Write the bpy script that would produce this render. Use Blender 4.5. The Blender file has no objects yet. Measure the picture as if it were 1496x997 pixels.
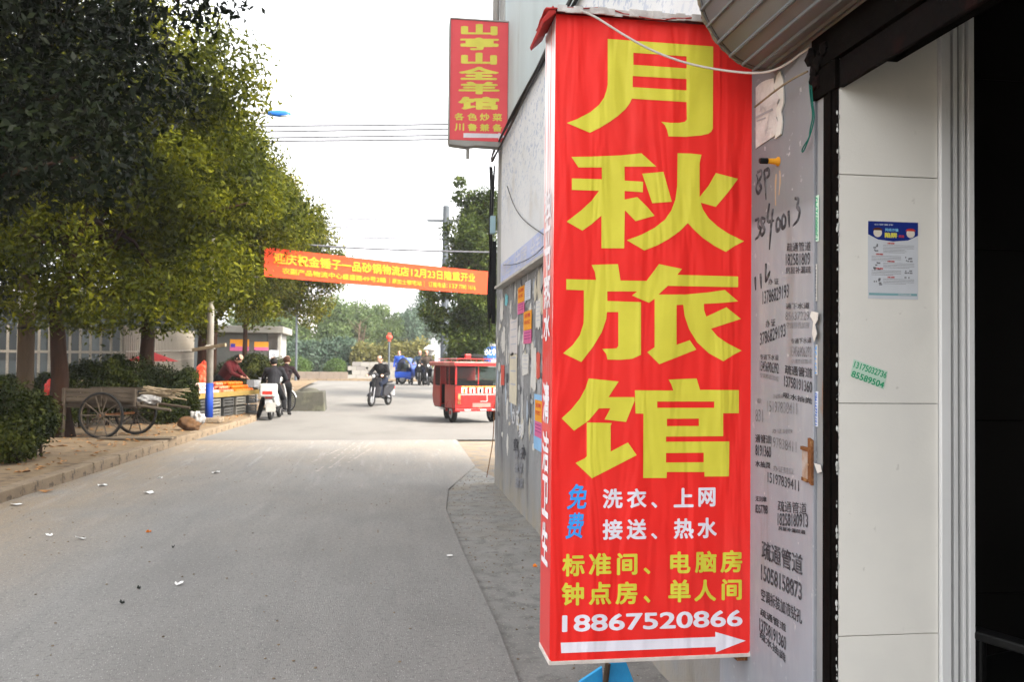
import bpy, bmesh, math, random
import numpy as np
from mathutils import Vector, Matrix
R = math.radians
S = bpy.context.scene
COL = S.collection
# ---------------------------------------------------------------- camera
F = 1290.0; YAW = R(7.99); PITCH = R(1.42); ROLL = R(0.6); EYE = 1.52
fw = Vector((math.sin(YAW)*math.cos(PITCH), math.cos(YAW)*math.cos(PITCH), math.sin(PITCH)))
r0 = Vector((math.cos(YAW), -math.sin(YAW), 0)); u0 = r0.cross(fw)
rt = math.cos(ROLL)*r0 + math.sin(ROLL)*u0; up = -math.sin(ROLL)*r0 + math.cos(ROLL)*u0
cd = bpy.data.cameras.new('camera'); cam = bpy.data.objects.new('camera', cd); COL.objects.link(cam)
cam.matrix_world = Matrix(((rt.x, up.x, -fw.x, 0), (rt.y, up.y, -fw.y, 0), (rt.z, up.z, -fw.z, EYE), (0, 0, 0, 1)))
cd.sensor_width = 36; cd.lens = F/1496*36; cd.clip_start = 0.05; cd.clip_end = 3000
cd.dof.use_dof = True; cd.dof.focus_distance = 3.3; cd.dof.aperture_fstop = 8
S.camera = cam
# ---------------------------------------------------------------- sky, sun, exposure
SUN_EL, SUN_AZ = 42.0, 125.0          # azimuth clockwise from +Y
w = bpy.data.worlds.new('World'); S.world = w; w.use_nodes = True
nt = w.node_tree; nt.nodes.clear()
sk = nt.nodes.new('ShaderNodeTexSky'); sk.sky_type = 'NISHITA'; sk.sun_disc = False
sk.sun_elevation = R(SUN_EL); sk.sun_rotation = R(SUN_AZ); sk.dust_density = 4; sk.air_density = 1.0; sk.ozone_density = 1
hs = nt.nodes.new('ShaderNodeHueSaturation'); hs.inputs['Saturation'].default_value = 0.07
bg = nt.nodes.new('ShaderNodeBackground'); bg.inputs['Strength'].default_value = 0.15
wo = nt.nodes.new('ShaderNodeOutputWorld')
nt.links.new(sk.outputs[0], hs.inputs['Color']); nt.links.new(hs.outputs[0], bg.inputs[0]); nt.links.new(bg.outputs[0], wo.inputs[0])
sl = bpy.data.lights.new('sun', 'SUN'); sl.energy = 1.4; sl.angle = R(22); sl.color = (1, .86, .66)
so = bpy.data.objects.new('sun', sl); COL.objects.link(so)
sd = Vector((math.sin(R(SUN_AZ))*math.cos(R(SUN_EL)), math.cos(R(SUN_AZ))*math.cos(R(SUN_EL)), math.sin(R(SUN_EL))))
so.rotation_euler = sd.to_track_quat('Z', 'Y').to_euler()
S.view_settings.view_transform = 'Standard'; S.view_settings.look = 'None'
S.view_settings.exposure = 2.6; S.view_settings.gamma = 1
S.cycles.max_bounces = 8; S.cycles.transparent_max_bounces = 12; S.cycles.volume_bounces = 1
# ---------------------------------------------------------------- photo measuring helpers (pixel of the photograph -> point of the place)
def ray(px, py): return fw + rt*((px-748)/F) + up*((498.5-py)/F)
def onX(px, py, X): d = ray(px, py); t = X/d.x; return Vector((X, d.y*t, EYE+d.z*t))
def onY(px, py, Y): d = ray(px, py); t = Y/d.y; return Vector((d.x*t, Y, EYE+d.z*t))
def gz(y):
    t = min(1, max(0, (y-24)/20)); return .35*t*t*(3-2*t)
def onG(px, py, dz=0):
    z = dz
    for _ in range(12):
        d = ray(px, py); t = (z-EYE)/d.z; p = Vector((d.x*t, d.y*t, z)); z = gz(p.y)+dz
    return p
# ---------------------------------------------------------------- materials
MATS = {}
def M(name, c1, c2=None, scale=4.0, rough=.8, bump=0.0, bscale=60.0, metal=0.0, lo=.35, hi=.65, stretch=None, c3=None, s3=1.0, lo3=.55, hi3=.62, coat=0, spec=.15):
    if name in MATS: return MATS[name]
    m = bpy.data.materials.new(name); m.use_nodes = True; t = m.node_tree; N = t.nodes; L = t.links
    b = N['Principled BSDF']; b.inputs['Roughness'].default_value = rough; b.inputs['Metallic'].default_value = metal
    b.inputs['Specular IOR Level'].default_value = spec
    if coat: b.inputs['Coat Weight'].default_value = coat; b.inputs['Coat Roughness'].default_value = .15
    tc = N.new('ShaderNodeTexCoord'); mp = N.new('ShaderNodeMapping'); L.new(tc.outputs['Object'], mp.inputs[0])
    if stretch: mp.inputs['Scale'].default_value = stretch
    def noise(sc, det=6):
        n = N.new('ShaderNodeTexNoise'); n.inputs['Scale'].default_value = sc; n.inputs['Detail'].default_value = det
        n.inputs['Roughness'].default_value = .62; L.new(mp.outputs[0], n.inputs[0]); return n
    def ramp(src, lo, hi):
        r = N.new('ShaderNodeMapRange'); r.inputs[1].default_value = lo; r.inputs[2].default_value = hi; L.new(src, r.inputs[0]); return r.outputs[0]
    def mix(f, a, c):
        x = N.new('ShaderNodeMix'); x.data_type = 'RGBA'; L.new(f, x.inputs[0])
        for i, v in ((6, a), (7, c)):
            if isinstance(v, tuple): x.inputs[i].default_value = (*v, 1)
            else: L.new(v, x.inputs[i])
        return x.outputs[2]
    if c2 is None: c2 = tuple(v*.82 for v in c1)
    col = mix(ramp(noise(scale).outputs[0], lo, hi), c1, c2)
    if c3: col = mix(ramp(noise(s3, 9).outputs[0], lo3, hi3), col, c3)
    L.new(col, b.inputs['Base Color'])
    if bump:
        bp = N.new('ShaderNodeBump'); bp.inputs['Strength'].default_value = bump; bp.inputs['Distance'].default_value = .01
        L.new(noise(bscale, 5).outputs[0], bp.inputs['Height']); L.new(bp.outputs[0], b.inputs['Normal'])
    m['col'] = 1; MATS[name] = m; return m
def mnode(m): return m.node_tree.nodes, m.node_tree.links, m.node_tree.nodes['Principled BSDF']
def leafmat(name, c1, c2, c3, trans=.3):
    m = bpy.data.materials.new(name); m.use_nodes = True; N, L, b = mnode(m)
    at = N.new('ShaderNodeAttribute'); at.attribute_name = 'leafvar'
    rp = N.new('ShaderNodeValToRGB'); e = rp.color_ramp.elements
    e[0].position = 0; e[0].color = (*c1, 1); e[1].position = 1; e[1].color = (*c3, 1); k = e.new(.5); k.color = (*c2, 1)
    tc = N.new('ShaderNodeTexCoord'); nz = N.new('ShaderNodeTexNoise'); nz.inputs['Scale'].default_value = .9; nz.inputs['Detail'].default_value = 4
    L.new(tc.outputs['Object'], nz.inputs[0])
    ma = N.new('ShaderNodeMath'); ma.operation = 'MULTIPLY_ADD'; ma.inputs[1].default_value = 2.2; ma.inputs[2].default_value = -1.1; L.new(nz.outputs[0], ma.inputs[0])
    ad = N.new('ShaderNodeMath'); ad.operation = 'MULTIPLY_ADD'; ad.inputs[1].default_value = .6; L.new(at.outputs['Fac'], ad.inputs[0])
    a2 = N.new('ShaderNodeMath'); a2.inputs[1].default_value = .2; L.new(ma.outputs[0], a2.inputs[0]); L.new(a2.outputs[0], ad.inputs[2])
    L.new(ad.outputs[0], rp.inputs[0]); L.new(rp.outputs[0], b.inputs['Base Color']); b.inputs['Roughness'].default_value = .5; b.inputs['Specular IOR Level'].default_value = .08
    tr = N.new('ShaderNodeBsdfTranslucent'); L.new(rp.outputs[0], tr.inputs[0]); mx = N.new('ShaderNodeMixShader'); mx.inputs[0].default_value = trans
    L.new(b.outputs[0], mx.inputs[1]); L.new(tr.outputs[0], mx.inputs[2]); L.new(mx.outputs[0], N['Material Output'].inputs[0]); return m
def glassmat(name, tint=(.72, .78, .78)):
    m = bpy.data.materials.new(name); m.use_nodes = True; N, L, b = mnode(m)
    b.inputs['Base Color'].default_value = (.02, .025, .025, 1); b.inputs['Roughness'].default_value = .05
    tr = N.new('ShaderNodeBsdfTransparent'); tr.inputs[0].default_value = (*tint, 1); mx = N.new('ShaderNodeMixShader'); mx.inputs[0].default_value = .8
    L.new(b.outputs[0], mx.inputs[1]); L.new(tr.outputs[0], mx.inputs[2]); L.new(mx.outputs[0], N['Material Output'].inputs[0]); return m
# ---------------------------------------------------------------- mesh helpers
def link(name, me, m=None, parent=None):
    o = bpy.data.objects.new(name, me); COL.objects.link(o)
    if m: me.materials.append(m)
    if parent: o.parent = parent
    return o
def tag(o, label=None, cat=None, group=None, kind=None):
    if label: o['label'] = label
    if cat: o['category'] = cat
    if group: o['group'] = group
    if kind: o['kind'] = kind
    return o
def thing(name, label, cat, loc=(0, 0, 0), rz=0, group=None):
    o = bpy.data.objects.new(name, None); COL.objects.link(o); o.empty_display_size = .1
    o.location = loc; o.rotation_euler = (0, 0, rz); return tag(o, label, cat, group)
def copy_tree(o, parent=None):
    c = o.copy(); COL.objects.link(c); c.parent = parent
    for ch in list(o.children): copy_tree(ch, c)
    return c
class MB:
    def __init__(s): s.v = []; s.f = []
    def add(s, vs, fs):
        n = len(s.v); s.v += [tuple(v) for v in vs]; s.f += [[i+n for i in f] for f in fs]; return s
    def box(s, a, b, rot=None, c=None):
        vs = [Vector((x, y, z)) for x in (a[0], b[0]) for y in (a[1], b[1]) for z in (a[2], b[2])]
        if rot is not None:
            c = Vector(c) if c else (Vector(a)+Vector(b))/2
            vs = [rot @ (v-c) + c for v in vs]
        return s.add(vs, [(0, 1, 3, 2), (4, 6, 7, 5), (0, 4, 5, 1), (2, 3, 7, 6), (0, 2, 6, 4), (1, 5, 7, 3)])
    def tube(s, pts, r, n=8, cap=True):
        pts = [Vector(p) for p in pts]; rs = r if isinstance(r, (list, tuple)) else [r]*len(pts)
        vs = []; pr = None
        for i, p in enumerate(pts):
            d = (pts[min(i+1, len(pts)-1)]-pts[max(i-1, 0)]).normalized()
            if pr is None: pr = d.orthogonal().normalized()
            else:
                pr = (pr - d*pr.dot(d)); pr = pr.normalized() if pr.length > 1e-6 else d.orthogonal().normalized()
            q = d.cross(pr)
            vs += [p+(pr*math.cos(2*math.pi*k/n)+q*math.sin(2*math.pi*k/n))*rs[i] for k in range(n)]
        fs = [(i*n+k, i*n+(k+1) % n, (i+1)*n+(k+1) % n, (i+1)*n+k) for i in range(len(pts)-1) for k in range(n)]
        if cap: fs += [tuple(range(n-1, -1, -1)), tuple(range((len(pts)-1)*n, len(pts)*n))]
        return s.add(vs, fs)
    def lathe(s, prof, c=(0, 0, 0), ax='z', n=20, sc=(1, 1)):
        vs = []
        for (r, h) in prof:
            for k in range(n):
                a = 2*math.pi*k/n; x, y = r*math.cos(a)*sc[0], r*math.sin(a)*sc[1]
                p = {'z': (x, y, h), 'x': (h, x, y), 'y': (x, h, y)}[ax]
                vs.append((p[0]+c[0], p[1]+c[1], p[2]+c[2]))
        fs = [(i*n+k, i*n+(k+1) % n, (i+1)*n+(k+1) % n, (i+1)*n+k) for i in range(len(prof)-1) for k in range(n)]
        fs += [tuple(range(n-1, -1, -1)), tuple(range((len(prof)-1)*n, len(prof)*n))]
        return s.add(vs, fs)
    def torus(s, c, R0, r, ax='x', n=28, m=8):
        vs = []
        for i in range(n):
            a = 2*math.pi*i/n
            for j in range(m):
                b = 2*math.pi*j/m; q = R0+r*math.cos(b); h = r*math.sin(b)
                p = {'x': (h, q*math.cos(a), q*math.sin(a)), 'y': (q*math.cos(a), h, q*math.sin(a)), 'z': (q*math.cos(a), q*math.sin(a), h)}[ax]
                vs.append((p[0]+c[0], p[1]+c[1], p[2]+c[2]))
        return s.add(vs, [(i*m+j, ((i+1) % n)*m+j, ((i+1) % n)*m+(j+1) % m, i*m+(j+1) % m) for i in range(n) for j in range(m)])
    def ball(s, c, r, n=12, sc=(1, 1, 1), jit=0, rnd=random):
        vs = []; m = n//2+1
        for i in range(1, m):
            t = math.pi*i/m
            for k in range(n):
                a = 2*math.pi*k/n; q = r*(1+jit*rnd.uniform(-1, 1))
                vs.append((c[0]+q*math.sin(t)*math.cos(a)*sc[0], c[1]+q*math.sin(t)*math.sin(a)*sc[1], c[2]+q*math.cos(t)*sc[2]))
        k0 = len(vs); vs += [(c[0], c[1], c[2]+r*sc[2]), (c[0], c[1], c[2]-r*sc[2])]
        fs = [(i*n+k, (i+1)*n+k, (i+1)*n+(k+1) % n, i*n+(k+1) % n) for i in range(m-2) for k in range(n)]
        fs += [(k0, k, (k+1) % n) for k in range(n)] + [(k0+1, (m-2)*n+(k+1) % n, (m-2)*n+k) for k in range(n)]
        return s.add(vs, fs)
    def crumple(s, c, r, sc=(1, 1, 1), amp=.25, fr=2.2, seed=0, flat=None):
        from mathutils import noise
        bm = bmesh.new(); bmesh.ops.create_icosphere(bm, subdivisions=4, radius=1); o_ = Vector((seed*3.7, seed*1.3, seed*2.1)); vs = []
        for v in bm.verts:
            d = v.co.normalized(); a = noise.noise(d*fr+o_)*amp+abs(noise.noise(d*fr*2.4+o_))*amp*.6-abs(noise.noise(d*fr*5+o_))*amp*.25
            p = Vector((d.x*sc[0], d.y*sc[1], d.z*sc[2]))*r*(1+a)
            if flat is not None: p.z = max(p.z, flat)
            vs.append(p+Vector(c))
        fs = [[v.index for v in f.verts] for f in bm.faces]; bm.free(); return s.add(vs, fs)
    def prism(s, poly, ax, h0, h1):
        def P(a, b, h): return {'x': (h, a, b), 'y': (a, h, b), 'z': (a, b, h)}[ax]
        n = len(poly); vs = [P(a, b, h0) for a, b in poly]+[P(a, b, h1) for a, b in poly]
        return s.add(vs, [tuple(range(n)), tuple(range(2*n-1, n-1, -1))]+[(i, i+n, (i+1) % n+n, (i+1) % n) for i in range(n)])
    def grid(s, fn, nu, nv):
        vs = [fn(i/nu, j/nv) for j in range(nv+1) for i in range(nu+1)]
        return s.add(vs, [(j*(nu+1)+i, j*(nu+1)+i+1, (j+1)*(nu+1)+i+1, (j+1)*(nu+1)+i) for j in range(nv) for i in range(nu)])
    def mesh(s, name, fix=True):
        me = bpy.data.meshes.new(name); me.from_pydata(s.v, [], s.f)
        if fix:
            bm = bmesh.new(); bm.from_mesh(me); bmesh.ops.recalc_face_normals(bm, faces=bm.faces); bm.to_mesh(me); bm.free()
        return me
    def build(s, name, m, parent=None, smooth=False, bevel=0, loc=None, seg=2, solid=0, fix=True):
        o = link(name, s.mesh(name, fix), m, parent)
        if smooth:
            for p in o.data.polygons: p.use_smooth = True
            if smooth == 'auto':
                o.data.set_sharp_from_angle(angle=R(40))
        if solid: q = o.modifiers.new('solid', 'SOLIDIFY'); q.thickness = solid
        if bevel: q = o.modifiers.new('bevel', 'BEVEL'); q.width = bevel; q.segments = seg; q.limit_method = 'ANGLE'; q.harden_normals = False
        if loc is not None: o.location = loc
        return o
def frame_mat(o, u, v, n):   # matrix from origin and axes
    return Matrix(((u.x, v.x, n.x, o.x), (u.y, v.y, n.y, o.y), (u.z, v.z, n.z, o.z), (0, 0, 0, 1)))
def curve_mesh(cu, name):
    o = bpy.data.objects.new('tmp', cu); COL.objects.link(o); bpy.context.view_layer.update()
    me = bpy.data.meshes.new_from_object(o.evaluated_get(bpy.context.evaluated_depsgraph_get())); me.name = name
    bpy.data.objects.remove(o); bpy.data.curves.remove(cu); return me
TC = {}
def text_mesh(s, bold=0.0, shear=0.0, ext=0.0, name='lettering', res=4):
    k = (s, bold, shear, ext)
    if k in TC: return TC[k].copy()
    cu = bpy.data.curves.new('t', 'FONT'); cu.body = s; cu.size = 1; cu.shear = shear; cu.extrude = ext; cu.resolution_u = res
    me = curve_mesh(cu, name)
    if bold > 0:                                  # heavier strokes: copies of the glyph shifted round it, each a hair deeper
        V = [v.co.copy() for v in me.vertices]; Fc = [tuple(p.vertices) for p in me.polygons]; vs = []; fs = []
        for j in range(9):
            a = j*math.pi/4; o_ = Vector((0, 0, .02)) if j == 8 else Vector((math.cos(a)*bold, math.sin(a)*bold, .002*j)); n = len(vs)
            vs += [v+o_ for v in V]; fs += [tuple(i+n for i in f) for f in Fc]
        me = bpy.data.meshes.new(name); me.from_pydata([tuple(v) for v in vs], [], fs)
    TC[k] = me; return me.copy()
def place_text(s, A, B, h, nrm, m, parent, name='lettering', bold=0.0, shear=0.0, off=.0015, vert=Vector((0, 0, 1)), flat=True):
    """lettering fitted between the mid-left point A and mid-right point B, h high, on a plane with normal nrm"""
    me = text_mesh(s, bold, shear, .0, name)
    n = len(me.vertices); co = np.empty(n*3, 'f'); me.vertices.foreach_get('co', co); co = co.reshape(-1, 3)
    lo, hi = co.min(0), co.max(0); w_ = (B-A).length
    u = (B-A).normalized(); v = (vert - (u*vert.dot(u) if not flat else Vector((0, 0, 0)))).normalized()
    x = (co[:, 0]-lo[0])/(hi[0]-lo[0])*w_; y = ((co[:, 1]-lo[1])/(hi[1]-lo[1])-.5)*h
    P = np.array(A)[None]+x[:, None]*np.array(u)[None]+y[:, None]*np.array(v)[None]+np.array(nrm)[None]*(off+co[:, 2:3]*min(.02, .05*h)*1.5)
    me.vertices.foreach_set('co', P.astype('f').ravel()); me.update()
    return link(name, me, m, parent)
def poly_mesh(loops, name, tf):
    cu = bpy.data.curves.new('p', 'CURVE'); cu.dimensions = '2D'; cu.fill_mode = 'BOTH'
    for lp in loops:
        sp = cu.splines.new('POLY'); sp.points.add(len(lp)-1); sp.use_cyclic_u = True
        for i, (a, b) in enumerate(lp): sp.points[i].co = (a, -b, 0, 1)
    me = curve_mesh(cu, name)
    for v in me.vertices: v.co = tf(v.co.x, -v.co.y)
    me.update(); return me
# ---------------------------------------------------------------- leaves and trees
def leaf_object(name, cl, n, size, m, parent, seed, asp=.42, shell=.45, up_=.5, drop=.2):
    rg = np.random.default_rng(seed); cl = np.array(cl, float)
    wt = cl[:, 3]*cl[:, 4]+cl[:, 4]*cl[:, 5]; wt /= wt.sum()
    k = rg.choice(len(cl), n, p=wt); d = rg.normal(size=(n, 3)); d /= np.linalg.norm(d, axis=1)[:, None]
    rr = (shell+(1-shell)*rg.random(n)**.7)*(1+.18*rg.normal(size=n)*.6)
    c = cl[k, :3]+d*rr[:, None]*cl[k, 3:6]
    nrm = rg.normal(size=(n, 3))*.8+d*.5; nrm[:, 2] += up_; nrm /= np.linalg.norm(nrm, axis=1)[:, None]
    ax = rg.normal(size=(n, 3))+d*.5; ax[:, 2] -= drop*2; ax -= nrm*(ax*nrm).sum(1)[:, None]; ax /= np.linalg.norm(ax, axis=1)[:, None]
    sd_ = np.cross(nrm, ax); L_ = size*(.6+.7*rg.random(n))[:, None]; W_ = L_*asp*(.8+.4*rg.random(n))[:, None]
    v = np.empty((n, 4, 3)); v[:, 0] = c-ax*L_*.5; v[:, 2] = c+ax*L_*.5
    v[:, 1] = c+sd_*W_*.5+nrm*L_*.07-ax*L_*.05; v[:, 3] = c-sd_*W_*.5+nrm*L_*.07-ax*L_*.05
    me = bpy.data.meshes.new(name); me.vertices.add(n*4); me.vertices.foreach_set('co', v.astype('f').ravel())
    me.loops.add(n*4); me.loops.foreach_set('vertex_index', np.arange(n*4, dtype='i'))
    me.polygons.add(n); me.polygons.foreach_set('loop_start', np.arange(0, n*4, 4, dtype='i'))
    me.update(calc_edges=True)
    a = me.attributes.new('leafvar', 'FLOAT', 'FACE'); a.data.foreach_set('value', np.clip(.5+.28*rg.normal(size=n), 0, 1).astype('f'))
    return link(name, me, m, parent)
def crown_clumps(c, rad, n, seed, cr=(.5, .95), flat=.75, inner=.25):
    rg = random.Random(seed); out = []
    for i in range(n):
        z = rg.uniform(-1, 1); a = rg.uniform(0, 6.283); q = math.sqrt(1-z*z); t = rg.uniform(.55, 1.0) if rg.random() > inner else rg.uniform(.1, .6)
        r = rg.uniform(*cr)
        if z < -.3: t *= .92
        out.append((c[0]+q*math.cos(a)*t*(rad[0]-r*.5), c[1]+q*math.sin(a)*t*(rad[1]-r*.5), c[2]+z*t*(rad[2]-r*.4), r*rg.uniform(.8, 1.2), r*rg.uniform(.8, 1.2), r*flat))
    return out
def make_tree(name, label, base, fork, crown_c, rad, tr, leaf, lm, bm_, seed, ncl=55, nleaf=60000, size=.12, group=None, cat='tree', cr=(.5, .95), bend=(0, 0), flat=.75, extra=None, limbs=12):
    rg = random.Random(seed*7+1); base = Vector(base)
    t = thing(name, label, cat, base, 0, group); lc = Vector(crown_c)-base; fk = Vector(fork)-base
    cl = crown_clumps(lc, rad, ncl, seed, cr, flat)
    if extra: cl += [(e[0]-base.x, e[1]-base.y, e[2]-base.z, e[3], e[3], e[3]*.8) for e in extra]
    b = MB(); n = 7; pts = []; rs = []
    for i in range(n+1):
        q = i/n; pts.append(fk*q+Vector((bend[0]*math.sin(q*3.1)+rg.uniform(-1, 1)*tr*.12, bend[1]*math.sin(q*3.1)+rg.uniform(-1, 1)*tr*.12, 0)))
        rs.append(tr*(1+.55*math.exp(-q*9))*(1-.35*q))
    pts[0].z -= .1; pts.append(lc.lerp(fk, .45)); rs.append(tr*.42); pts.append(lc+Vector((0, 0, rad[2]*.3))); rs.append(tr*.15)
    b.tube(pts, rs, 10); b.build('trunk', bm_, t, smooth=True)
    lb = MB()
    for e in rg.sample(cl, min(limbs, len(cl))):
        e = Vector(e[:3]); q0 = pts[n-1].lerp(pts[n+1], rg.random()); md = q0.lerp(e, .5)+Vector((rg.uniform(-.2, .2), rg.uniform(-.2, .2), rg.uniform(0, .3)))
        lb.tube([q0, md, e], [tr*.34, tr*.2, tr*.06], 6)
    lb.build('limb', bm_, t, smooth=True)
    leaf_object('crown', cl, nleaf, size, lm, t, seed)
    return t
# ---------------------------------------------------------------- palette
m_earth = M('dusty_earth', (.19, .135, .080), (.14, .10, .06), 1.3, .95, .9, 30, c3=(.085, .06, .04), s3=4, lo3=.5, hi3=.66)
m_kerb = M('kerb_stone', (.20, .15, .10), (.15, .115, .08), 3, .9, .8, 50, c3=(.08, .062, .045), s3=9)
m_ground = M('ground', (.16, .145, .12), (.13, .12, .1), .4, .95)
m_conc = M('concrete', (.30, .29, .27), (.22, .215, .2), 3, .9, .4, 50)
m_red = M('sign_red', (.82, .016, .011), (.76, .014, .010), 3, .62, .0, spec=.35)
m_yel = M('sign_yellow', (.66, .60, .05), (.61, .55, .045), 6, .6, spec=.35)
m_wht = M('sign_white', (.78, .75, .82), (.72, .69, .77), 6, .6, spec=.35)
m_blue_print = M('sign_blue', (.035, .33, .85), (.03, .28, .75), 6, .6, spec=.35)
m_navy = M('sign_navy', (.03, .04, .25), None, 6, .6)
m_ink = M('stamp_ink', (.035, .035, .04), (.13, .13, .145), 40, .8, lo=.45, hi=.62)
m_ink2 = M('faded_ink', (.13, .13, .14), (.24, .24, .26), 45, .8, lo=.4, hi=.58)
m_black = M('black_paint', (.006, .006, .0065), (.010, .010, .011), 8, .5, .2, 80)
m_gold = M('banner_gold', (.60, .20, .012), (.55, .18, .01), 6, .7)
m_rust = M('rust', (.22, .09, .035), (.11, .045, .02), 14, .9, .6, 70, c3=(.3, .16, .07), s3=30)
m_alu = M('aluminium_frame', (.76, .76, .755), (.68, .68, .67), 5, .38, metal=.0, stretch=(1, 1, .2), c3=(.4, .39, .37), s3=8, lo3=.6, hi3=.72)
m_alu_d = M('aluminium_groove', (.30, .30, .30), (.22, .22, .22), 8, .5, stretch=(1, 1, .2))
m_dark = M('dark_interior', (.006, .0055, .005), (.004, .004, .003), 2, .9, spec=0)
m_rubber = M('rubber', (.009, .009, .0095), (.018, .017, .015), 18, .85)
m_steel = M('steel', (.42, .42, .43), (.3, .3, .31), 20, .35, metal=.8)
m_bark = M('bark', (.034, .015, .008), (.016, .008, .005), 6, .95, 1.0, 25, stretch=(1, 1, .25))
m_bark_l = M('pale_bark', (.10, .072, .048), (.065, .046, .031), 6, .95, .8, 25, stretch=(1, 1, .25))
m_wood = M('weathered_wood', (.085, .066, .048), (.05, .038, .028), 9, .9, .5, 40, stretch=(.2, 1, 1))
m_woodp = M('pale_wood', (.24, .185, .12), (.17, .13, .085), 9, .9, .4, 40)
m_paper = M('paper', (.62, .60, .56), (.52, .50, .47), 9, .9, .3, 40)
m_glass = glassmat('window_glass')
def speck(m, scale, th, col, base_in=None):   # fine aggregate specks over a material's own colour
    N, L, b = mnode(m); src = b.inputs['Base Color'].links[0].from_socket
    tc = next(x for x in N if x.type == 'MAPPING'); v = N.new('ShaderNodeTexVoronoi'); v.inputs['Scale'].default_value = scale; L.new(tc.outputs[0], v.inputs[0])
    r = N.new('ShaderNodeMapRange'); r.inputs[1].default_value = th; r.inputs[2].default_value = th*.6; L.new(v.outputs['Distance'], r.inputs[0])
    x = N.new('ShaderNodeMix'); x.data_type = 'RGBA'; L.new(r.outputs[0], x.inputs[0]); L.new(src, x.inputs[6]); x.inputs[7].default_value = (*col, 1); L.new(x.outputs[2], b.inputs['Base Color'])
def crack(m, scale, width, col):
    N, L, b = mnode(m); src = b.inputs['Base Color'].links[0].from_socket; tc = next(x for x in N if x.type == 'TEX_COORD')
    n = N.new('ShaderNodeTexNoise'); n.inputs['Scale'].default_value = 2.5; n.inputs['Detail'].default_value = 6; L.new(tc.outputs['Object'], n.inputs[0])
    va = N.new('ShaderNodeMix'); va.data_type = 'VECTOR'; va.inputs[0].default_value = .35; L.new(tc.outputs['Object'], va.inputs[4]); L.new(n.outputs['Color'], va.inputs[5])
    v = N.new('ShaderNodeTexVoronoi'); v.feature = 'DISTANCE_TO_EDGE'; v.inputs['Scale'].default_value = scale; L.new(va.outputs[1], v.inputs['Vector'])
    r = N.new('ShaderNodeMapRange'); r.inputs[1].default_value = width; r.inputs[2].default_value = width*.3; L.new(v.outputs[0], r.inputs[0])
    k = N.new('ShaderNodeTexNoise'); k.inputs['Scale'].default_value = .8; L.new(tc.outputs['Object'], k.inputs[0]); q = N.new('ShaderNodeMapRange'); q.inputs[1].default_value = .52; q.inputs[2].default_value = .58; L.new(k.outputs[0], q.inputs[0])
    ml = N.new('ShaderNodeMath'); ml.operation = 'MULTIPLY'; L.new(r.outputs[0], ml.inputs[0]); L.new(q.outputs[0], ml.inputs[1])
    x = N.new('ShaderNodeMix'); x.data_type = 'RGBA'; L.new(ml.outputs[0], x.inputs[0]); L.new(src, x.inputs[6]); x.inputs[7].default_value = (*col, 1); L.new(x.outputs[2], b.inputs['Base Color'])
def overlay(m, col, scale, lo, hi, axis=None, a=0, b_=1, amt=1.0, stretch=(1, 1, 1), det=8):
    """stains of colour col where noise passes lo..hi, optionally fading in along an axis of the object (a -> b)"""
    N, L, b = mnode(m); src = b.inputs['Base Color'].links[0].from_socket
    tc = next(x for x in N if x.type == 'TEX_COORD'); mp = N.new('ShaderNodeMapping'); mp.inputs['Scale'].default_value = stretch; L.new(tc.outputs['Object'], mp.inputs[0])
    n = N.new('ShaderNodeTexNoise'); n.inputs['Scale'].default_value = scale; n.inputs['Detail'].default_value = det; n.inputs['Roughness'].default_value = .6; L.new(mp.outputs[0], n.inputs[0])
    r = N.new('ShaderNodeMapRange'); r.inputs[1].default_value = lo; r.inputs[2].default_value = hi; L.new(n.outputs[0], r.inputs[0]); f = r.outputs[0]
    ml = N.new('ShaderNodeMath'); ml.operation = 'MULTIPLY'; ml.inputs[1].default_value = amt; L.new(f, ml.inputs[0]); f = ml.outputs[0]
    if axis is not None:
        sp = N.new('ShaderNodeSeparateXYZ'); L.new(tc.outputs['Object'], sp.inputs[0]); q = N.new('ShaderNodeMapRange'); q.inputs[1].default_value = a; q.inputs[2].default_value = b_; L.new(sp.outputs[axis], q.inputs[0])
        m2 = N.new('ShaderNodeMath'); m2.operation = 'MULTIPLY'; L.new(f, m2.inputs[0]); L.new(q.outputs[0], m2.inputs[1]); f = m2.outputs[0]
    x = N.new('ShaderNodeMix'); x.data_type = 'RGBA'; L.new(f, x.inputs[0]); L.new(src, x.inputs[6]); x.inputs[7].default_value = (*col, 1); L.new(x.outputs[2], b.inputs['Base Color'])
m_road = M('worn_road', (.225, .217, .206), (.198, .191, .181), 1.2, .88, .8, 160, c3=(.178, .174, .169), s3=.8, lo3=.52, hi3=.75, stretch=(1, .45, 1))
overlay(m_road, (.235, .198, .155), .5, .25, .75, 1, 6, 15, .85)
overlay(m_road, (.235, .175, .11), .9, .2, .5, 0, -2.0, -4.0, .95)
overlay(m_road, (.31, .29, .27), 5, .60, .64, 1, 4, 18, .5, (1, .15, 1))
overlay(m_road, (.15, .147, .143), 2.2, .62, .70, None, 0, 1, .45, (1, .3, 1))
overlay(m_road, (.165, .16, .153), 7, .50, .72, None, 0, 1, .4, (1, .07, 1)); overlay(m_road, (.31, .30, .285), 9, .58, .66, 1, 9, 15, .55, (1, .06, 1)); overlay(m_road, (.165, .158, .15), 1.1, .5, .72, None, 0, 1, .6, (1, .5, 1)); speck(m_road, 60, .22, (.32, .31, .295)); overlay(m_road, (.13, .127, .123), 38, .52, .66, None, 0, 1, .7); 
m_asph = M('rough_asphalt', (.25, .243, .23), (.20, .195, .184), 3, .95, 1.0, 90, c3=(.15, .146, .138), s3=7, lo3=.5, hi3=.64)
overlay(m_asph, (.23, .20, .155), 2.5, .45, .65, 1, 6, 11, .8); speck(m_asph, 40, .26, (.30, .285, .255))
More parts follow.
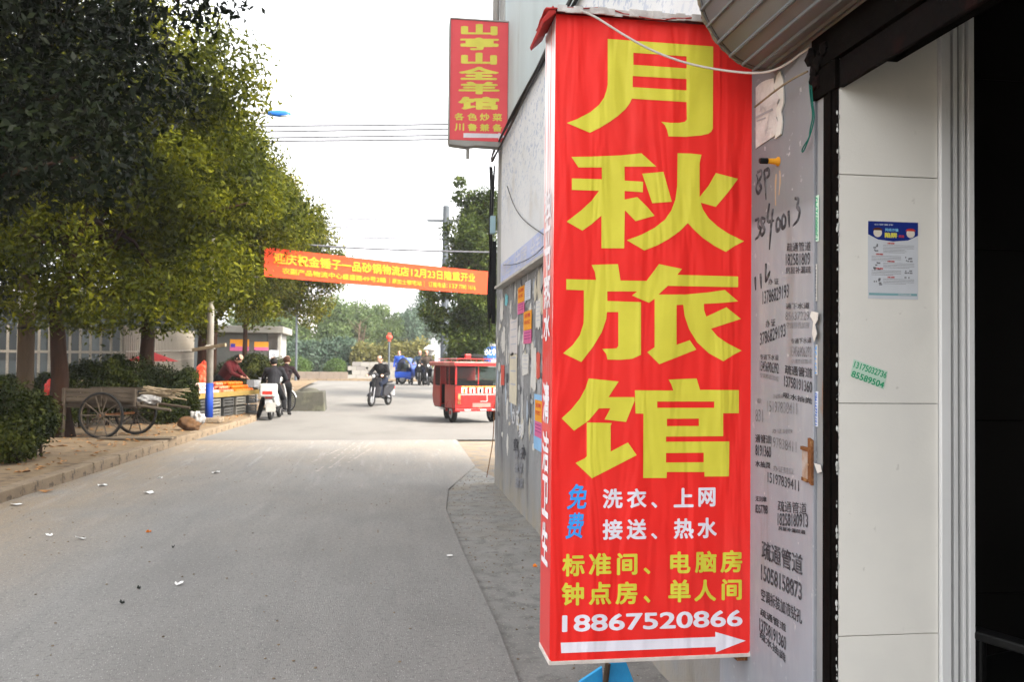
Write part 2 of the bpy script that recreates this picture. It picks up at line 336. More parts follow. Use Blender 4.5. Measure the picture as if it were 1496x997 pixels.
m_cross = M('pale_road', (.150, .144, .134), (.125, .119, .111), .5, .9, .3, 60, c3=(.10, .095, .088), s3=.25, lo3=.5, hi3=.7, stretch=(1, .5, 1))
# ---------------------------------------------------------------- ground
rows = [-60, -20, -8]+list(range(0, 60))+[70, 90, 130, 200, 400, 1500]
g = MB()
for i, y in enumerate(rows): g.v += [(-900, y, gz(y)-.02), (-60, y, gz(y)-.02), (60, y, gz(y)-.02), (900, y, gz(y)-.02)]
g.f = [(4*i+k, 4*i+k+1, 4*i+k+5, 4*i+k+4) for i in range(len(rows)-1) for k in range(3)]
tag(g.build('ground', m_ground), kind='structure')
kpx = [(0, 717), (61, 701), (160.5, 669), (255, 641), (330, 620.5), (374, 608.5)]
KP = [onG(a, b, .15) for a, b in kpx]; KP = [Vector((KP[0].x-.05, -2, .15)), Vector((KP[0].x-.02, 6, .15))]+KP
KP.append(Vector((KP[-1].x-.15, KP[-1].y+1.2, .15)))
print('KERB', [tuple(round(c, 2) for c in p) for p in KP])
def kerbx(y):
    for a, b in zip(KP, KP[1:]):
        if y <= b.y: return a.x+(b.x-a.x)*(y-a.y)/(b.y-a.y)
    return KP[-1].x
edge_px = [(655, 722), (652, 747), (676, 807), (702, 863), (727.5, 919), (757, 997)]
EP = [onG(a, b) for a, b in edge_px]
d_ = (EP[-1]-EP[-3]).normalized(); EP.append(EP[-1]+d_*(EP[-1].y+2)/abs(d_.y)); print('EDGE', [tuple(round(c, 2) for c in p) for p in EP])
YJ = onG(500, 645).y
pe = onG(672, 650); pc = onG(700, 690)
print('joint', YJ, pe, pc)
# lane slab
r_ = MB(); lane = [(kerbx(-2), -2), (kerbx(6), 6)]+[(p.x-.02, p.y) for p in KP[2:4]]+[(kerbx(YJ), YJ), (pe.x, YJ)]
lane += [(pc.x, pc.y+.6), (EP[0].x+.02, EP[0].y+.25)]+[(p.x, p.y) for p in EP]
r_.prism(lane, 'z', -.1, .022); r_.build('road', m_road, bevel=.008); tag(COL.objects[-1] if False else bpy.data.objects['road'], kind='structure')
a_ = MB(); a_.prism([(-.2, -2), (1.5, -2), (1.5, 11.0), (pc.x, pc.y+.5), (EP[0].x-.1, EP[0].y+.5), (EP[1].x-.25, EP[1].y), (-.6, 6)], 'z', -.1, .002)
tag(a_.build('asphalt_patch', m_asph), kind='structure')
s_ = MB(); s_.prism([(EP[0].x-.3, EP[0].y-.2), (6, 10.9), (9, YJ), (pe.x-.1, YJ)], 'z', -.1, -.006)
m_sand = M('sandy_patch', (.22, .175, .125), (.165, .13, .095), 2, .95, .9, 30, c3=(.14, .13, .12), s3=5, lo3=.52, hi3=.58); tag(s_.build('sand_patch', m_sand), kind='structure')
c_ = MB(); ys = [YJ+.045]+list(range(int(YJ)+1, 53))
c_.v = [(x, y, gz(y)+.018) for y in ys for x in (-150, -20, -4, 4, 20, 150)]
c_.f = [(6*i+k, 6*i+k+1, 6*i+k+7, 6*i+k+6) for i in range(len(ys)-1) for k in range(5)]
tag(c_.build('cross_road', m_cross), kind='structure')
p_ = MB(); ys = [-2, 2, 6, 8, 10]+[10+i*.5 for i in range(1, 31)]+list(range(26, 47))
rg = random.Random(3)
for y in ys:
    kx = kerbx(y)-.17
    for x in (kx, kx-.5, kx-1, kx-1.7, kx-2.5, kx-4, -12, -30, -60): p_.v.append((x, y, gz(y)+.142+(rg.uniform(-.012, .03) if x < kx and x > -12 else 0)))
p_.f = [(9*i+k, 9*i+k+1, 9*i+k+10, 9*i+k+9) for i in range(len(ys)-1) for k in range(8)]
tag(p_.build('pavement', m_earth, smooth=True), kind='structure')
kb = tag(bpy.data.objects.new('kerb', None), kind='structure'); COL.objects.link(kb)
def stones(P, L0, w_, h, m, parent, name='kerb_stone', seed=1, base=None):
    rg = random.Random(seed); acc = 0; seg = [(P[i], P[i+1]) for i in range(len(P)-1)]
    tot = sum((b-a).length for a, b in seg)
    def at_(s):
        for a, b in seg:
            l = (b-a).length
            if s <= l: return a.lerp(b, s/l), (b-a).normalized()
            s -= l
        return seg[-1][1], (seg[-1][1]-seg[-1][0]).normalized()
    n = int(tot/L0)
    for i in range(n):
        p0, d = at_(i*tot/n+.006); p1, _ = at_((i+1)*tot/n-.006+0); l = (p1-p0).length
        mb = MB().box((0, 0, -h-.1), (w_, l, 0)); 
        for k, v in enumerate(mb.v): mb.v[k] = (v[0]+rg.uniform(-.006, .006), v[1], v[2]+(rg.uniform(-.012, .008) if v[2] > -.01 else 0))
        o = mb.build(name, m, parent, bevel=.014, loc=p0); o.rotation_euler.z = math.atan2(-(p1-p0).x, (p1-p0).y)
KL = [Vector((p.x-.17, p.y, .15)) for p in KP]
stones(KL, 1.0, .17, .15, m_kerb, kb)
# far side of the cross road
fk = tag(bpy.data.objects.new('far_kerb', None), kind='structure'); COL.objects.link(fk)
zf = .35
for i in range(60): MB().box((-30+i, 52, zf-.2), (-30+i+.98, 52.2, zf+.14)).build('kerb_stone', m_kerb if i == 0 else MATS['kerb_stone'], fk)
tag(MB().box((-200, 52.2, zf-.2), (200, 90, zf+.12)).build('far_pavement', m_earth), kind='structure')
# ---------------------------------------------------------------- the building on the right
WX = 1.35
Yf = 3.15                                                     # sign front plane
m_up = M('pale_blue_plaster', (.50, .57, .58), (.44, .50, .51), 1.2, .85, .3, 40, c3=(.36, .38, .37), s3=1.5, lo3=.58, hi3=.72, stretch=(1, 1, .35))
m_low = M('rough_grey_plaster', (.27, .27, .27), (.20, .20, .205), 1.6, .9, .9, 35, stretch=(1, 1, .45))
overlay(m_low, (.42, .42, .42), 3.2, .56, .60, 2, .7, 1.3, .8, (1, 1, .5)); overlay(m_low, (.52, .51, .49), 9, .60, .63, 2, .6, 1.2, .9); overlay(m_low, (.10, .10, .105), 2.5, .54, .66, None, 0, 1, .8, (1, 1, .3)); overlay(m_low, (.14, .14, .15), 14, .58, .62, 2, .3, 1.0, .7, (1, 1, .7)); overlay(m_low, (.36, .38, .41), 6, .60, .64, 2, .5, 1.3, .7)
overlay(m_low, (.30, .26, .2), 4, .3, .6, 2, .5, .0, .8)
m_pil = M('grey_pillar_plaster', (.42, .42, .40), (.33, .33, .32), 2, .9, .5, 30, c3=(.2, .2, .19), s3=3, lo3=.52, hi3=.66, stretch=(1, 1, .3))
bl = thing('shop_building', 'grey plastered corner building on the right of the lane, posters pasted on its side wall', 'building', (WX, 6.5, 0))
def bld(mb, name, m, parent=bl, **k):
    off = Vector((WX, 6.5, 0)) if parent is bl else Vector((0, 0, 0))
    mb.v = [tuple(Vector(v)-off) for v in mb.v]; return mb.build(name, m, parent, **k)
yL = onX(738, 300, WX).y; yE = onX(723.5, 600, WX).y; print('corner y', yE, 'board y', yL)
zb0 = onX(793, 381, WX).z; zb1 = onX(795, 100, WX).z; print('board z', zb0, zb1)
def rough_wall(y0, y1, z0, z1, x, amp, n1, n2, seed):
    rg = random.Random(seed); pts = {}
    def fn(u, v): return (x+rg.uniform(-amp, amp), y0+(y1-y0)*u, z0+(z1-z0)*v)
    return MB().grid(fn, n1, n2)
w0 = rough_wall(3.2, yE, -.1, zb0+.02, WX, .004, 60, 24, 2); bld(w0, 'lower_wall', m_low, smooth=True)
bld(MB().box((WX+.012, 3.2, -.1), (5.5, yE-.01, zb0+.02)), 'wall_core', m_low)
bld(MB().box((WX+.02, 3.2, zb0+.02), (5.5, yE-.25, 9.5)), 'upper_wall', m_up)
bld(MB().box((WX+.0, yE-.42, zb0+.02), (WX+.3, yE, 9.5)), 'corner_pilaster', m_pil, bevel=.01)
m_blk0 = M('flat_black', (.0025, .002, .0018), (.004, .003, .0025), 9, .9, .4, 30, spec=.05)
# near corner: painted steel casing, black shutter guide, tiles, door frame
yS = onX(1190, 600, WX).y; yG = onX(1200, 600, WX).y; yT = onX(1222, 600, WX).y; print('strip', yS, yG, yT)
m_gp = M('grey_steel_panel', (.33, .345, .385), (.28, .295, .33), 2.2, .5, .12, 20, stretch=(1, 1, .25), c3=(.43, .43, .45), s3=6, lo3=.5, hi3=.75)
overlay(m_gp, (.19, .12, .075), 7, .58, .68, None, 0, 1, .35, (1, 1, .12)); overlay(m_gp, (.22, .22, .235), 3, .4, .7, None, 0, 1, .4, (1, 1, .2))
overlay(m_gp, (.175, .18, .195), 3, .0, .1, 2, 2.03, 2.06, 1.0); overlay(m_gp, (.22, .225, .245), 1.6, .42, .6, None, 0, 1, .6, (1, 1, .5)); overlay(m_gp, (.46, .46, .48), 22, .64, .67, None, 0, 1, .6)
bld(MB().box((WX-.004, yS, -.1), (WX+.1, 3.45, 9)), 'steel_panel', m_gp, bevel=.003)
m_strip = M('grey_strip', (.26, .265, .27), (.21, .215, .22), 5, .5, .2, 30, stretch=(1, 1, .3)); overlay(m_strip, (.24, .12, .06), 4, .56, .62, None, 0, 1, .95, (1, 1, .5))
bld(MB().box((WX+.006, yG, -.1), (WX+.1, yS-.002, 9)), 'casing_strip', m_strip, bevel=.003)
XA = onY(1226, 600, yT).x
bld(MB().box((WX+.003, yT+.001, -.1), (XA-.001, yG-.002, 3)).box((WX-.003, yT+.035, -.1), (WX+.004, yT+.045, 3)), 'shutter_guide', m_blk0, bevel=.002)
XA, XB, XC = onY(1226, 600, yT).x, onY(1371, 600, yT).x, onY(1421, 600, yT).x; print('panel x', XA, XB, XC)
m_tile = M('cream_tile', (.79, .765, .71), (.76, .735, .68), 3, .28, .08, 90, c3=(.72, .70, .66), s3=3, lo3=.5, hi3=.8)
overlay(m_tile, (.40, .37, .33), 26, .69, .72, None, 0, 1, .35); overlay(m_tile, (.5, .47, .42), 2.5, .55, .8, None, 0, 1, .35, (1, 1, .4))
m_mort = M('dirty_mortar', (.30, .29, .27), (.12, .12, .115), 25, .95, .8, 50)
bld(MB().box((XA+.001, yT+.012, -.1), (XB+.02, yT+.08, 4)), 'mortar_bed', m_mort)
zt = [onY(1290, v, yT).z for v in (-70, 257, 590, 929, 1262)]
for z1, z0 in zip(zt, zt[1:]):
    o = bld(MB().box((XA, yT+.002, z0+.0012), (XB, yT+.011, z1-.0012)), 'tile', m_tile, bevel=.001)
rg = random.Random(8); ch = MB()
for i in range(150):
    z = rg.uniform(.1, 2.3); ch.ball((XA-.003+rg.uniform(-.003, .003), yT+.003, z), rg.uniform(.0015, .005), 6, (1, .6, 2.2))
bld(ch, 'broken_tile_edge', M('chalky_plaster', (.6, .6, .58), (.3, .3, .28), 30, .95)); bpy.data.objects['broken_tile_edge']['kind'] = 'stuff'
def fx(px): return onY(px, 600, yT).x
df = thing('door_frame', 'white aluminium door frame with vertical grooves beside the cream tiles', 'door frame', ((XB+XC)/2, yT, 0))
def dfb(a, b, y0, y1, m, n): 
    mb = MB().box((fx(a)-(XB+XC)/2, y0, -.05), (fx(b)-(XB+XC)/2, y1, 3.4)); return mb.build(n, m, df, bevel=.0015)
dfb(1372.5, 1386, -.012, .06, m_alu, 'outer_jamb'); dfb(1386, 1393, .012, .06, m_alu_d, 'groove'); dfb(1393, 1399, -.002, .06, m_alu, 'bead')
dfb(1399, 1406, .014, .06, m_alu_d, 'groove'); dfb(1406, 1410, -.004, .06, m_alu, 'bead'); dfb(1410, 1414, .010, .06, m_alu_d, 'groove'); dfb(1414, 1422, -.008, .06, m_alu, 'inner_jamb')
# dark shop room behind the opening
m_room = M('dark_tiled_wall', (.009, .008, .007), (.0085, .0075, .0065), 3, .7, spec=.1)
ry1, ry0, rx1 = 3.12, -1.5, 5.4
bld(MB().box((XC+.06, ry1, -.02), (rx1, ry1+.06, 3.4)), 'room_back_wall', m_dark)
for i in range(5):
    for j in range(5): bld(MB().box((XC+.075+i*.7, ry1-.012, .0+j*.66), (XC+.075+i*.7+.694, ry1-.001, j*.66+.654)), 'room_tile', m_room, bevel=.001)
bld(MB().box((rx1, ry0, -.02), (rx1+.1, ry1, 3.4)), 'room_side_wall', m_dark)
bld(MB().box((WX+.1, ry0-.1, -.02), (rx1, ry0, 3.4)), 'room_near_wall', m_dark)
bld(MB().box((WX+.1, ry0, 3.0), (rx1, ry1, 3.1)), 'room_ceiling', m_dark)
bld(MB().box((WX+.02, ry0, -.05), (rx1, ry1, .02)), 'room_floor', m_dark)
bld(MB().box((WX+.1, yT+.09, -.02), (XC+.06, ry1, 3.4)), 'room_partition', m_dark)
bld(MB().box((WX, -3, -.1), (WX+.3, ry0-.1, 9)), 'street_pier', m_low)
bld(MB().box((WX+.1, ry0-.1, 2.9), (WX+.4, 3.2, 9)), 'wall_over_door', m_up)
bld(MB().box((WX+.3, -3, 3.2), (rx1+.2, yE-.3, 3.4)).box((5.5, -3, -.1), (5.7, yE-.1, 9.4)), 'inner_structure', m_dark)
m_blk0 = M('flat_black', (.0025, .002, .0018), (.004, .003, .0025), 9, .9, .4, 30, spec=.05)
# lintel under the shutter box
zl = onX(1221, 131, WX+.006).z; print('lintel z', zl)
m_lint = M('brown_lintel', (.0035, .002, .0018), (.002, .0015, .0015), 5, .9, .4, 30, spec=.1, c3=(.010, .003, .0025), s3=4)
bld(MB().box((WX+.006, ry0, zl), (WX+.022, yT-.002, zl+.09)), 'lintel', m_lint, bevel=.004)
bld(MB().box((WX-.008, ry0, zl+.092), (WX+.2, yS+.01, 3.1)).box((WX-.006, yT+.0, zl+.0), (WX+.01, yS+.02, zl+.090)), 'head_shade_panel', m_blk0)  # black cover added to stand in for the shade under the housing
# ceramics: long advertising board
bd = thing('advertising_board', 'long white advertising board with faint print and a lilac lettering strip on the wall', 'board', (WX, 7, zb0))
def bdb(mb, name, m, **k): mb.v = [tuple(Vector(v)-Vector((WX, 7, zb0))) for v in mb.v]; return mb.build(name, m, bd, **k)
m_board = M('white_board', (.66, .67, .68), (.60, .61, .62), 1.5, .7, .1, 30, stretch=(1, 1, 1)); overlay(m_board, (.36, .41, .52), 13, .56, .585, 2, .35, 1.1, .75, (1, 1, 1.6), 3); overlay(m_board, (.5, .47, .42), 1.4, .6, .7, None, 0, 1, .5)
bdb(MB().box((WX-.045, 3.5, zb0), (WX+.02, yL, zb1)), 'board_panel', m_board, bevel=.004)
zs = onX(794, 333, WX-.05).z
m_lil = M('lilac_strip', (.50, .52, .68), (.38, .46, .70), 2.5, .7); bdb(MB().box((WX-.049, 3.5, zb0+.03), (WX-.0452, yL-.03, zs)), 'lettering_strip', m_lil)
bdb(MB().box((WX-.1, 3.5, zb0-.03), (WX+.0, yL+.15, zb0-.002)), 'bottom_ledge', M('ledge_metal', (.5, .48, .44), (.38, .36, .33), 5, .6), bevel=.003)
nX = Vector((-1, 0, 0))
def wtext(s, px, vt, vb, px2, vm2, m, parent, X=WX-.004, name='lettering', bold=0, shear=0, off=.0015):
    A = onX(px, (vt+vb)/2, X); B = onX(px2, vm2, X); h = onX(px, vt, X).z-onX(px, vb, X).z
    o = place_text(s, A, B, h, nX, m, parent, name, bold, shear, off)
    if parent is not None:
        q = Vector(parent.location); o.data.transform(Matrix.Translation(-q))
    return o
y_a, y_b = yL-.1, 3.9
for i_, s_t in enumerate(('停车', '住宿', '全羊馆', '特色', '炒菜', '预订')):
    o = place_text(s_t, Vector((WX-.05, y_a-i_*1.06, (zb0+zs)/2+.015)), Vector((WX-.05, y_a-i_*1.06-.85, (zb0+zs)/2+.015)), .2, nX, M('pale_print', (.62, .63, .72)), bd, 'lettering', .012); o.data.transform(Matrix.Translation(-Vector(bd.location)))
# stencils and stamps on the steel panel
J = [('疏通管道', 1150, 355, 368, 1185, 359.5, 1), ('182581809', 1148.5, 371, 388, 1184, 378, 1), ('房屋补漏疏', 1148.5, 390, 400, 1185, 394, 1),
 ('办 证', 1123, 407, 416, 1138, 411, 1), ('13786829193', 1114.6, 426, 445, 1152.7, 424.6, 1), ('通下水道', 1148.5, 443, 452, 1183, 446.5, 1), ('856372291', 1148, 456, 468, 1186, 461.5, 2),
 ('空调移机加液', 1149, 471, 480, 1183, 475, 2), ('办 证', 1119, 468, 479, 1133, 471, 1), ('3786829193', 1110.7, 487, 505, 1148, 482, 1), ('专通下水道', 1156, 495, 503, 1186, 497, 1),
 ('13456906392', 1156, 506, 521, 1186, 514.5, 2), ('空调移修加液', 1156, 525, 532, 1186, 528, 2), ('专通下水道', 1110.7, 518, 526, 1138, 522.6, 1), ('13456906392', 1110.7, 527, 542, 1138, 538.8, 1),
 ('空调移修加液', 1110.7, 544.5, 551.5, 1138, 553.8, 2), ('疏通管道', 1147, 533, 547, 1187, 545.7, 0), ('13758191360', 1146, 549, 565, 1187, 566.5, 0), ('吸水抽粪', 1145, 573, 581.5, 1187, 587, 0),
 ('办证刻章', 1129.6, 576, 583, 1145, 579, 2), ('15197838411', 1121.5, 586, 602, 1165, 597.7, 2), ('831', 1104, 598, 616, 1115, 608, 2), ('章', 1106, 582, 590, 1113, 586, 2),
 ('办证刻章', 1128.5, 626.5, 633.5, 1158.5, 631, 2), ('197838411', 1127, 638, 653, 1164, 654, 2), ('通管道', 1104, 634.6, 647, 1127, 642.7, 0), ('8191360', 1104, 649.6, 665.7, 1127, 661, 0), ('水抽粪', 1104, 672.7, 682, 1126, 680.7, 0),
 ('办证刻章', 1130, 679.6, 689, 1159.6, 690, 2), ('15197839411', 1122, 690, 705, 1167.7, 710.7, 1), ('无刻章', 1104, 724.6, 732.7, 1120.4, 730.4, 0), ('8357788', 1104, 737.3, 750, 1122, 745.4, 0),
 ('疏通管道', 1136.6, 731.5, 747.7, 1179, 744, 1), ('18258180913', 1136.6, 750, 768.5, 1181, 761.5, 0), ('房屋补漏疏通', 1137.7, 769, 775, 1177, 778.5, 0),
 ('疏通管道', 1113, 789, 816.6, 1173, 827, 0), ('15058158873', 1112.3, 824.7, 847.8, 1172, 866, 0), ('空调拆装加液钻孔', 1112.3, 859, 878, 1172, 903, 0),
 ('疏通管道', 1111, 888, 899.6, 1149, 919, 0), ('13758191360', 1110, 903, 921.6, 1149, 942, 0), ('疏水抽粪', 1110, 920, 933, 1148, 963, 0)]
for s, a, t_, b_, c, d, k in J: wtext(s, a, t_, b_, c, d, m_ink2 if k == 2 else m_ink, bl, name='stamped_notice', bold=(.022, .008, 0)[k])
def strokes(loops, r, X, name, m, parent, flat=.15):
    for lp in loops:
        mb = MB(); P = [onX(a, b, X) for a, b in lp]; Q = []
        for i in range(len(P)-1):
            for k in range(4): Q.append(P[i].lerp(P[i+1], k/4))
        Q.append(P[-1])
        for _ in range(2): Q = [Q[0]]+[(Q[i-1]+Q[i]*2+Q[i+1])/4 for i in range(1, len(Q)-1)]+[Q[-1]]
        n0 = len(mb.v); mb.tube(Q, [r*(.55+.6*math.sin(math.pi*min(1, (i+1.5)/len(Q)))) for i in range(len(Q))], 6)
        for k in range(n0, len(mb.v)): v = mb.v[k]; mb.v[k] = (X+(v[0]-X)*flat, v[1], v[2])
        mb.v = [tuple(Vector(v)-Vector(parent.location)) for v in mb.v]; mb.build(name, m, parent)
strokes([[(1106, 252), (1112, 248), (1113, 256), (1108, 266), (1113, 275), (1107, 284), (1104, 275), (1108, 264), (1105, 255)], [(1116, 250), (1118, 268), (1119, 292)], [(1116, 250), (1123, 246), (1124, 256), (1117, 262)],
 [(1103, 322), (1109, 319), (1107, 331), (1112, 334), (1108, 346), (1103, 350)], [(1118, 320), (1112, 318), (1112, 326), (1118, 336), (1113, 345), (1110, 338), (1118, 322)], [(1124, 297), (1120, 325), (1131, 322)], [(1129, 305), (1126, 335), (1124, 365)],
 [(1138, 318), (1134, 322), (1134, 338), (1139, 335), (1140, 322), (1136, 318)], [(1146, 313), (1142, 318), (1142, 334), (1147, 331), (1148, 318), (1144, 313)], [(1152, 308), (1153, 332)], [(1161, 290), (1167, 290), (1164, 303), (1169, 307), (1166, 322), (1158, 330)],
 [(1111, 400), (1112, 422)], [(1119, 385), (1118, 412)], [(1118, 412), (1123, 402), (1125, 396)], [(1103, 405), (1104, 424)]], .0075, WX-.005, 'brush_writing', m_ink, bl)
# ---------------------------------------------------------------- things on the near wall
def wpoly(px_pts, X, th, name, m, label, cat, group=None, jag=0):
    P = [onX(a, b, X) for a, b in px_pts]; c = sum(P, Vector())/len(P)
    mb = MB().prism([(p.y-c.y, p.z-c.z) for p in P], 'x', -th, 0); o = mb.build(name, m, None, loc=(X, c.y, c.z)); return tag(o, label, cat, group)
m_torn = M('torn_paper', (.60, .56, .54), (.46, .42, .41), 14, .9, .8, 40, c3=(.35, .33, .33), s3=22, lo3=.58, hi3=.66)
o = thing('torn_paper', 'torn pinkish white paper notice on the grey steel panel above the orange peg', 'paper', onX(1125, 165, WX-.005))
def tp(pts, th, m, name, dx=0):
    P = [onX(a, b, WX-.005) for a, b in pts]; q = Vector(o.location); MB().prism([(p.y-q.y, p.z-q.z) for p in P], 'x', -th-dx, -dx).build(name, m, o)
tp([(1105, 128), (1112, 121), (1120, 117), (1131, 114), (1133, 122), (1131, 134), (1137, 133), (1142, 140), (1136, 150), (1139, 160), (1135, 172), (1140, 184), (1133, 198), (1118, 208), (1105, 217)], .003, m_torn, 'sheet')
tp([(1133, 128), (1137, 110), (1142, 104), (1146, 116), (1147, 150), (1143, 163), (1145, 178), (1143, 196), (1134, 203), (1139, 178), (1136, 160), (1142, 146), (1138, 137)], .005, m_paper, 'curled_strip', .001)
tp([(1106, 170), (1130, 158), (1131, 161), (1106, 173)], .001, M('faint_ink', (.35, .34, .36)), 'printed_line', .004); tp([(1107, 176), (1120, 171), (1120, 173), (1107, 178)], .001, MATS['faint_ink'], 'printed_line', .004)
# orange peg
pg = onX(1139, 236, WX); t = thing('wall_peg', 'orange plastic peg with a black tip sticking out of the grey steel panel', 'peg', pg)
MB().lathe([(.016, -.002), (.016, -.008), (.011, -.014), (.009, -.045)], ax='x', n=16).build('peg_body', M('orange_plastic', (.75, .33, .02), (.65, .26, .02), 9, .45), t, smooth='auto')
MB().lathe([(.0105, -.045), (.0105, -.070), (.008, -.074)], ax='x', n=14).build('tip', m_black, t, smooth='auto')
strokes([[(1139, 249), (1140, 262), (1138, 285)], [(1134, 254), (1133, 268), (1133, 300)]], .006, WX-.0045, 'rust_drip', M('rust_stain', (.42, .26, .13), (.36, .30, .26), 30, .9), bl, .1)
# green cord
def tube_thing(name, label, cat, pts, r, m, n=7, group=None, sm=2):
    Q = [Vector(p) for p in pts]
    for _ in range(sm):
        W = [Q[0]]
        for a, b in zip(Q, Q[1:]): W += [a.lerp(b, .25), a.lerp(b, .75)]
        Q = W+[Q[-1]]
    c = Q[0].copy(); o = MB().tube([q-c for q in Q], r, n).build(name, m, None, smooth=True, loc=c); return tag(o, label, cat, group)
tube_thing('green_cord', 'thin green cord hanging in a loop down the grey steel panel', 'cord', [onX(a, b, WX-.02) for a, b in [(1182, 118), (1184, 145), (1188, 170), (1183, 190), (1183, 200), (1175, 212), (1171, 220), (1173, 223), (1178, 212), (1184, 196), (1187, 185), (1190, 172), (1187, 150), (1185, 120)]], .0022, M('green_cord', (.01, .13, .10)))
tube_thing('thin_stick', 'thin pale bamboo stick leaning out above the torn paper', 'stick', [onX(1103, 156, WX-.04), onX(1133, 132, WX-.07), onX(1156, 116, WX-.05), onX(1180, 104, WX-.02)], .0035, m_woodp)
# rust hole on strip, stickers
t = thing('rusty_latch', 'rusty latch bracket on the edge of the grey steel panel', 'latch', onX(1181, 677, WX-.004))
def lt(pts, x0, x1, m, n):
    P = [onX(a, b, WX-.004) for a, b in pts]; q = Vector(t.location); MB().prism([(p.y-q.y, p.z-q.z) for p in P], 'x', x1, x0).build(n, m, t, bevel=.0008)
lt([(1174, 652), (1188, 656), (1188, 662), (1174, 657)], 0, -.012, m_rust, 'upper_lug'); lt([(1174, 657), (1183, 661), (1183, 702), (1174, 697)], 0, -.006, M('primer', (.38, .34, .32), (.3, .2, .14), 20, .8), 'plate')
lt([(1184, 640), (1189, 644), (1189, 710), (1184, 704)], 0, -.010, m_rust, 'hasp'); lt([(1174, 697), (1183, 701), (1183, 706), (1174, 702)], 0, -.009, m_rust, 'lower_lug')
def vsticker(px0, px1, v0, v1, s, mb_, mt, label):
    X = WX+.004; A = onX(px0, v0, X); B = onX(px1, v1, X); o = thing('phone_sticker', label, 'sticker', (X, (A.y+B.y)/2, (A.z+B.z)/2))
    MB().box((-.0008, -(A.y-B.y)/2, -(A.z-B.z)/2), (0, (A.y-B.y)/2, (A.z-B.z)/2)).build('paper', mb_, o)
    w_ = (A.z-B.z)*.92; h = (A.y-B.y)*.7
    place_text(s, Vector((0, 0, -w_/2)), Vector((0, 0, w_/2)), h, nX, mt, o, 'lettering', .02, 0, .0016, vert=Vector((0, 1, 0)))
m_green = M('green_print', (.02, .36, .16)); m_pgreen = M('pale_green', (.55, .72, .60)); m_pblue = M('pale_blue_paper', (.62, .66, .74))
vsticker(1187.5, 1196.5, 288, 352, '13888892945', m_pgreen, m_green, 'green and white phone number sticker on the casing strip, topmost of its stickers')
vsticker(1188.5, 1194, 387, 440, '13221000084', m_paper, m_ink, 'narrow white phone number sticker with black digits on the casing strip below the green one')
vsticker(1188, 1194.5, 504, 548, '137732', m_paper, m_blue_print, 'worn white sticker with traces of blue print on the casing strip')
vsticker(1188.5, 1195.5, 572, 624, '13732291983', m_pblue, M('blue_print', (.03, .12, .5)), 'pale blue phone number sticker above the rusty latch, lowest of its strip')
wpoly([(1186, 455), (1196, 457), (1195, 468), (1191, 475), (1194, 488), (1190, 500), (1187, 488), (1189, 470), (1184, 462)], WX-.006, .002, 'paper_scrap', m_paper, 'torn white paper scrap on the edge of the steel panel between stickers', 'paper')
wpoly([(1190, 677), (1199, 680), (1201, 690), (1195, 692)], WX-.002, .002, 'paper_scrap', m_paper, 'small white paper scrap stuck right of the rusty latch', 'paper')
# poster on the tiles
yP = yT+.0015; A = onY(1268, 323, yP); B = onY(1341, 438, yP); pw, ph = B.x-A.x, A.z-B.z
t = thing('warning_poster', 'small white leaflet poster with a dark blue header on the cream tiles', 'poster', (A.x, yP, A.z))
def pr(x0, x1, z0, z1, m, n, d=.0006): return MB().box((x0*pw, -d, -z1*ph), (x1*pw, -d+.0004, -z0*ph)).build(n, m, t)
m_pp = M('leaflet_paper', (.60, .62, .66), (.57, .59, .63), 20, .5); m_hd = M('header_blue', (.012, .03, .22)); m_rp = M('red_print', (.6, .05, .04)); m_gr = M('grey_print', (.22, .22, .24))
pr(0, 1, 0, 1, m_pp, 'sheet')
MB().prism([(0, 0), (pw, 0), (pw, -.17*ph), (.8*pw, -.235*ph), (.5*pw, -.255*ph), (.2*pw, -.235*ph), (0, -.17*ph)], 'y', -.0011, -.0007).build('header', m_hd, t)
def ptx(s, x0, x1, zc, h, m, bold=.02): return place_text(s, Vector((x0*pw, 0, -zc*ph)), Vector((x1*pw, 0, -zc*ph)), h*ph, Vector((0, -1, 0)), m, t, 'lettering', bold, 0, .0014)
ptx('网络诈骗', .34, .60, .105, .04, M('sky_print', (.25, .6, .85))); ptx('陷阱', .33, .58, .175, .07, M('yellow_print', (.8, .75, .1)), .05); ptx('揭秘', .61, .72, .185, .035, m_rp); ptx('公安宣传', .12, .5, .04, .02, m_pp)
for cx, hat in ((.19, (.10, .03, .02)), (.85, (.55, .04, .03))):
    MB().lathe([(.085*pw, -.0012), (.085*pw, -.0007)], (cx*pw, 0, -.145*ph), 'y', 18).build('face_print', M('face_print', (.75, .68, .58)), t)
    MB().prism([(cx*pw+.1*pw*math.cos(a), -.115*ph+.035*ph*math.sin(a)) for a in [math.pi*k/8 for k in range(9)]], 'y', -.0015, -.0012).build('cap_print', M('cap_%d' % int(cx*100), hat), t)
rg = random.Random(5)
for r_i, (zc, left) in enumerate(((.33, 0), (.475, 1), (.565, 0), (.66, 1), (.77, 0))):
    x0, x1 = (.3, .92) if left == 0 else (.07, .66)
    ptx('提醒', x0+.08, x0+.23, zc-.05, .02, m_rp)
    for k in range(6 if r_i == 0 else 4): pr(x0, x1-rg.uniform(0, .2)*(k > 2), zc-.028+k*.019, zc-.024+k*.019, m_gr, 'printed_line', .0009)
    ix = .1 if left == 0 else .72; q = MB()
    for k in range(7): a, b = rg.uniform(0, .12), rg.uniform(-.04, .05); q.box(((ix+a)*pw, -.0011, -(zc+b+.018)*ph), ((ix+a+rg.uniform(.02, .06))*pw, -.0007, -(zc+b)*ph))
    q.build('drawing', m_gr, t)
pr(.02, .98, .925, .955, M('teal_print', (.22, .42, .45)), 'footer_band', .0009); ptx('防范电信诈骗', .6, .86, .94, .02, m_pp)
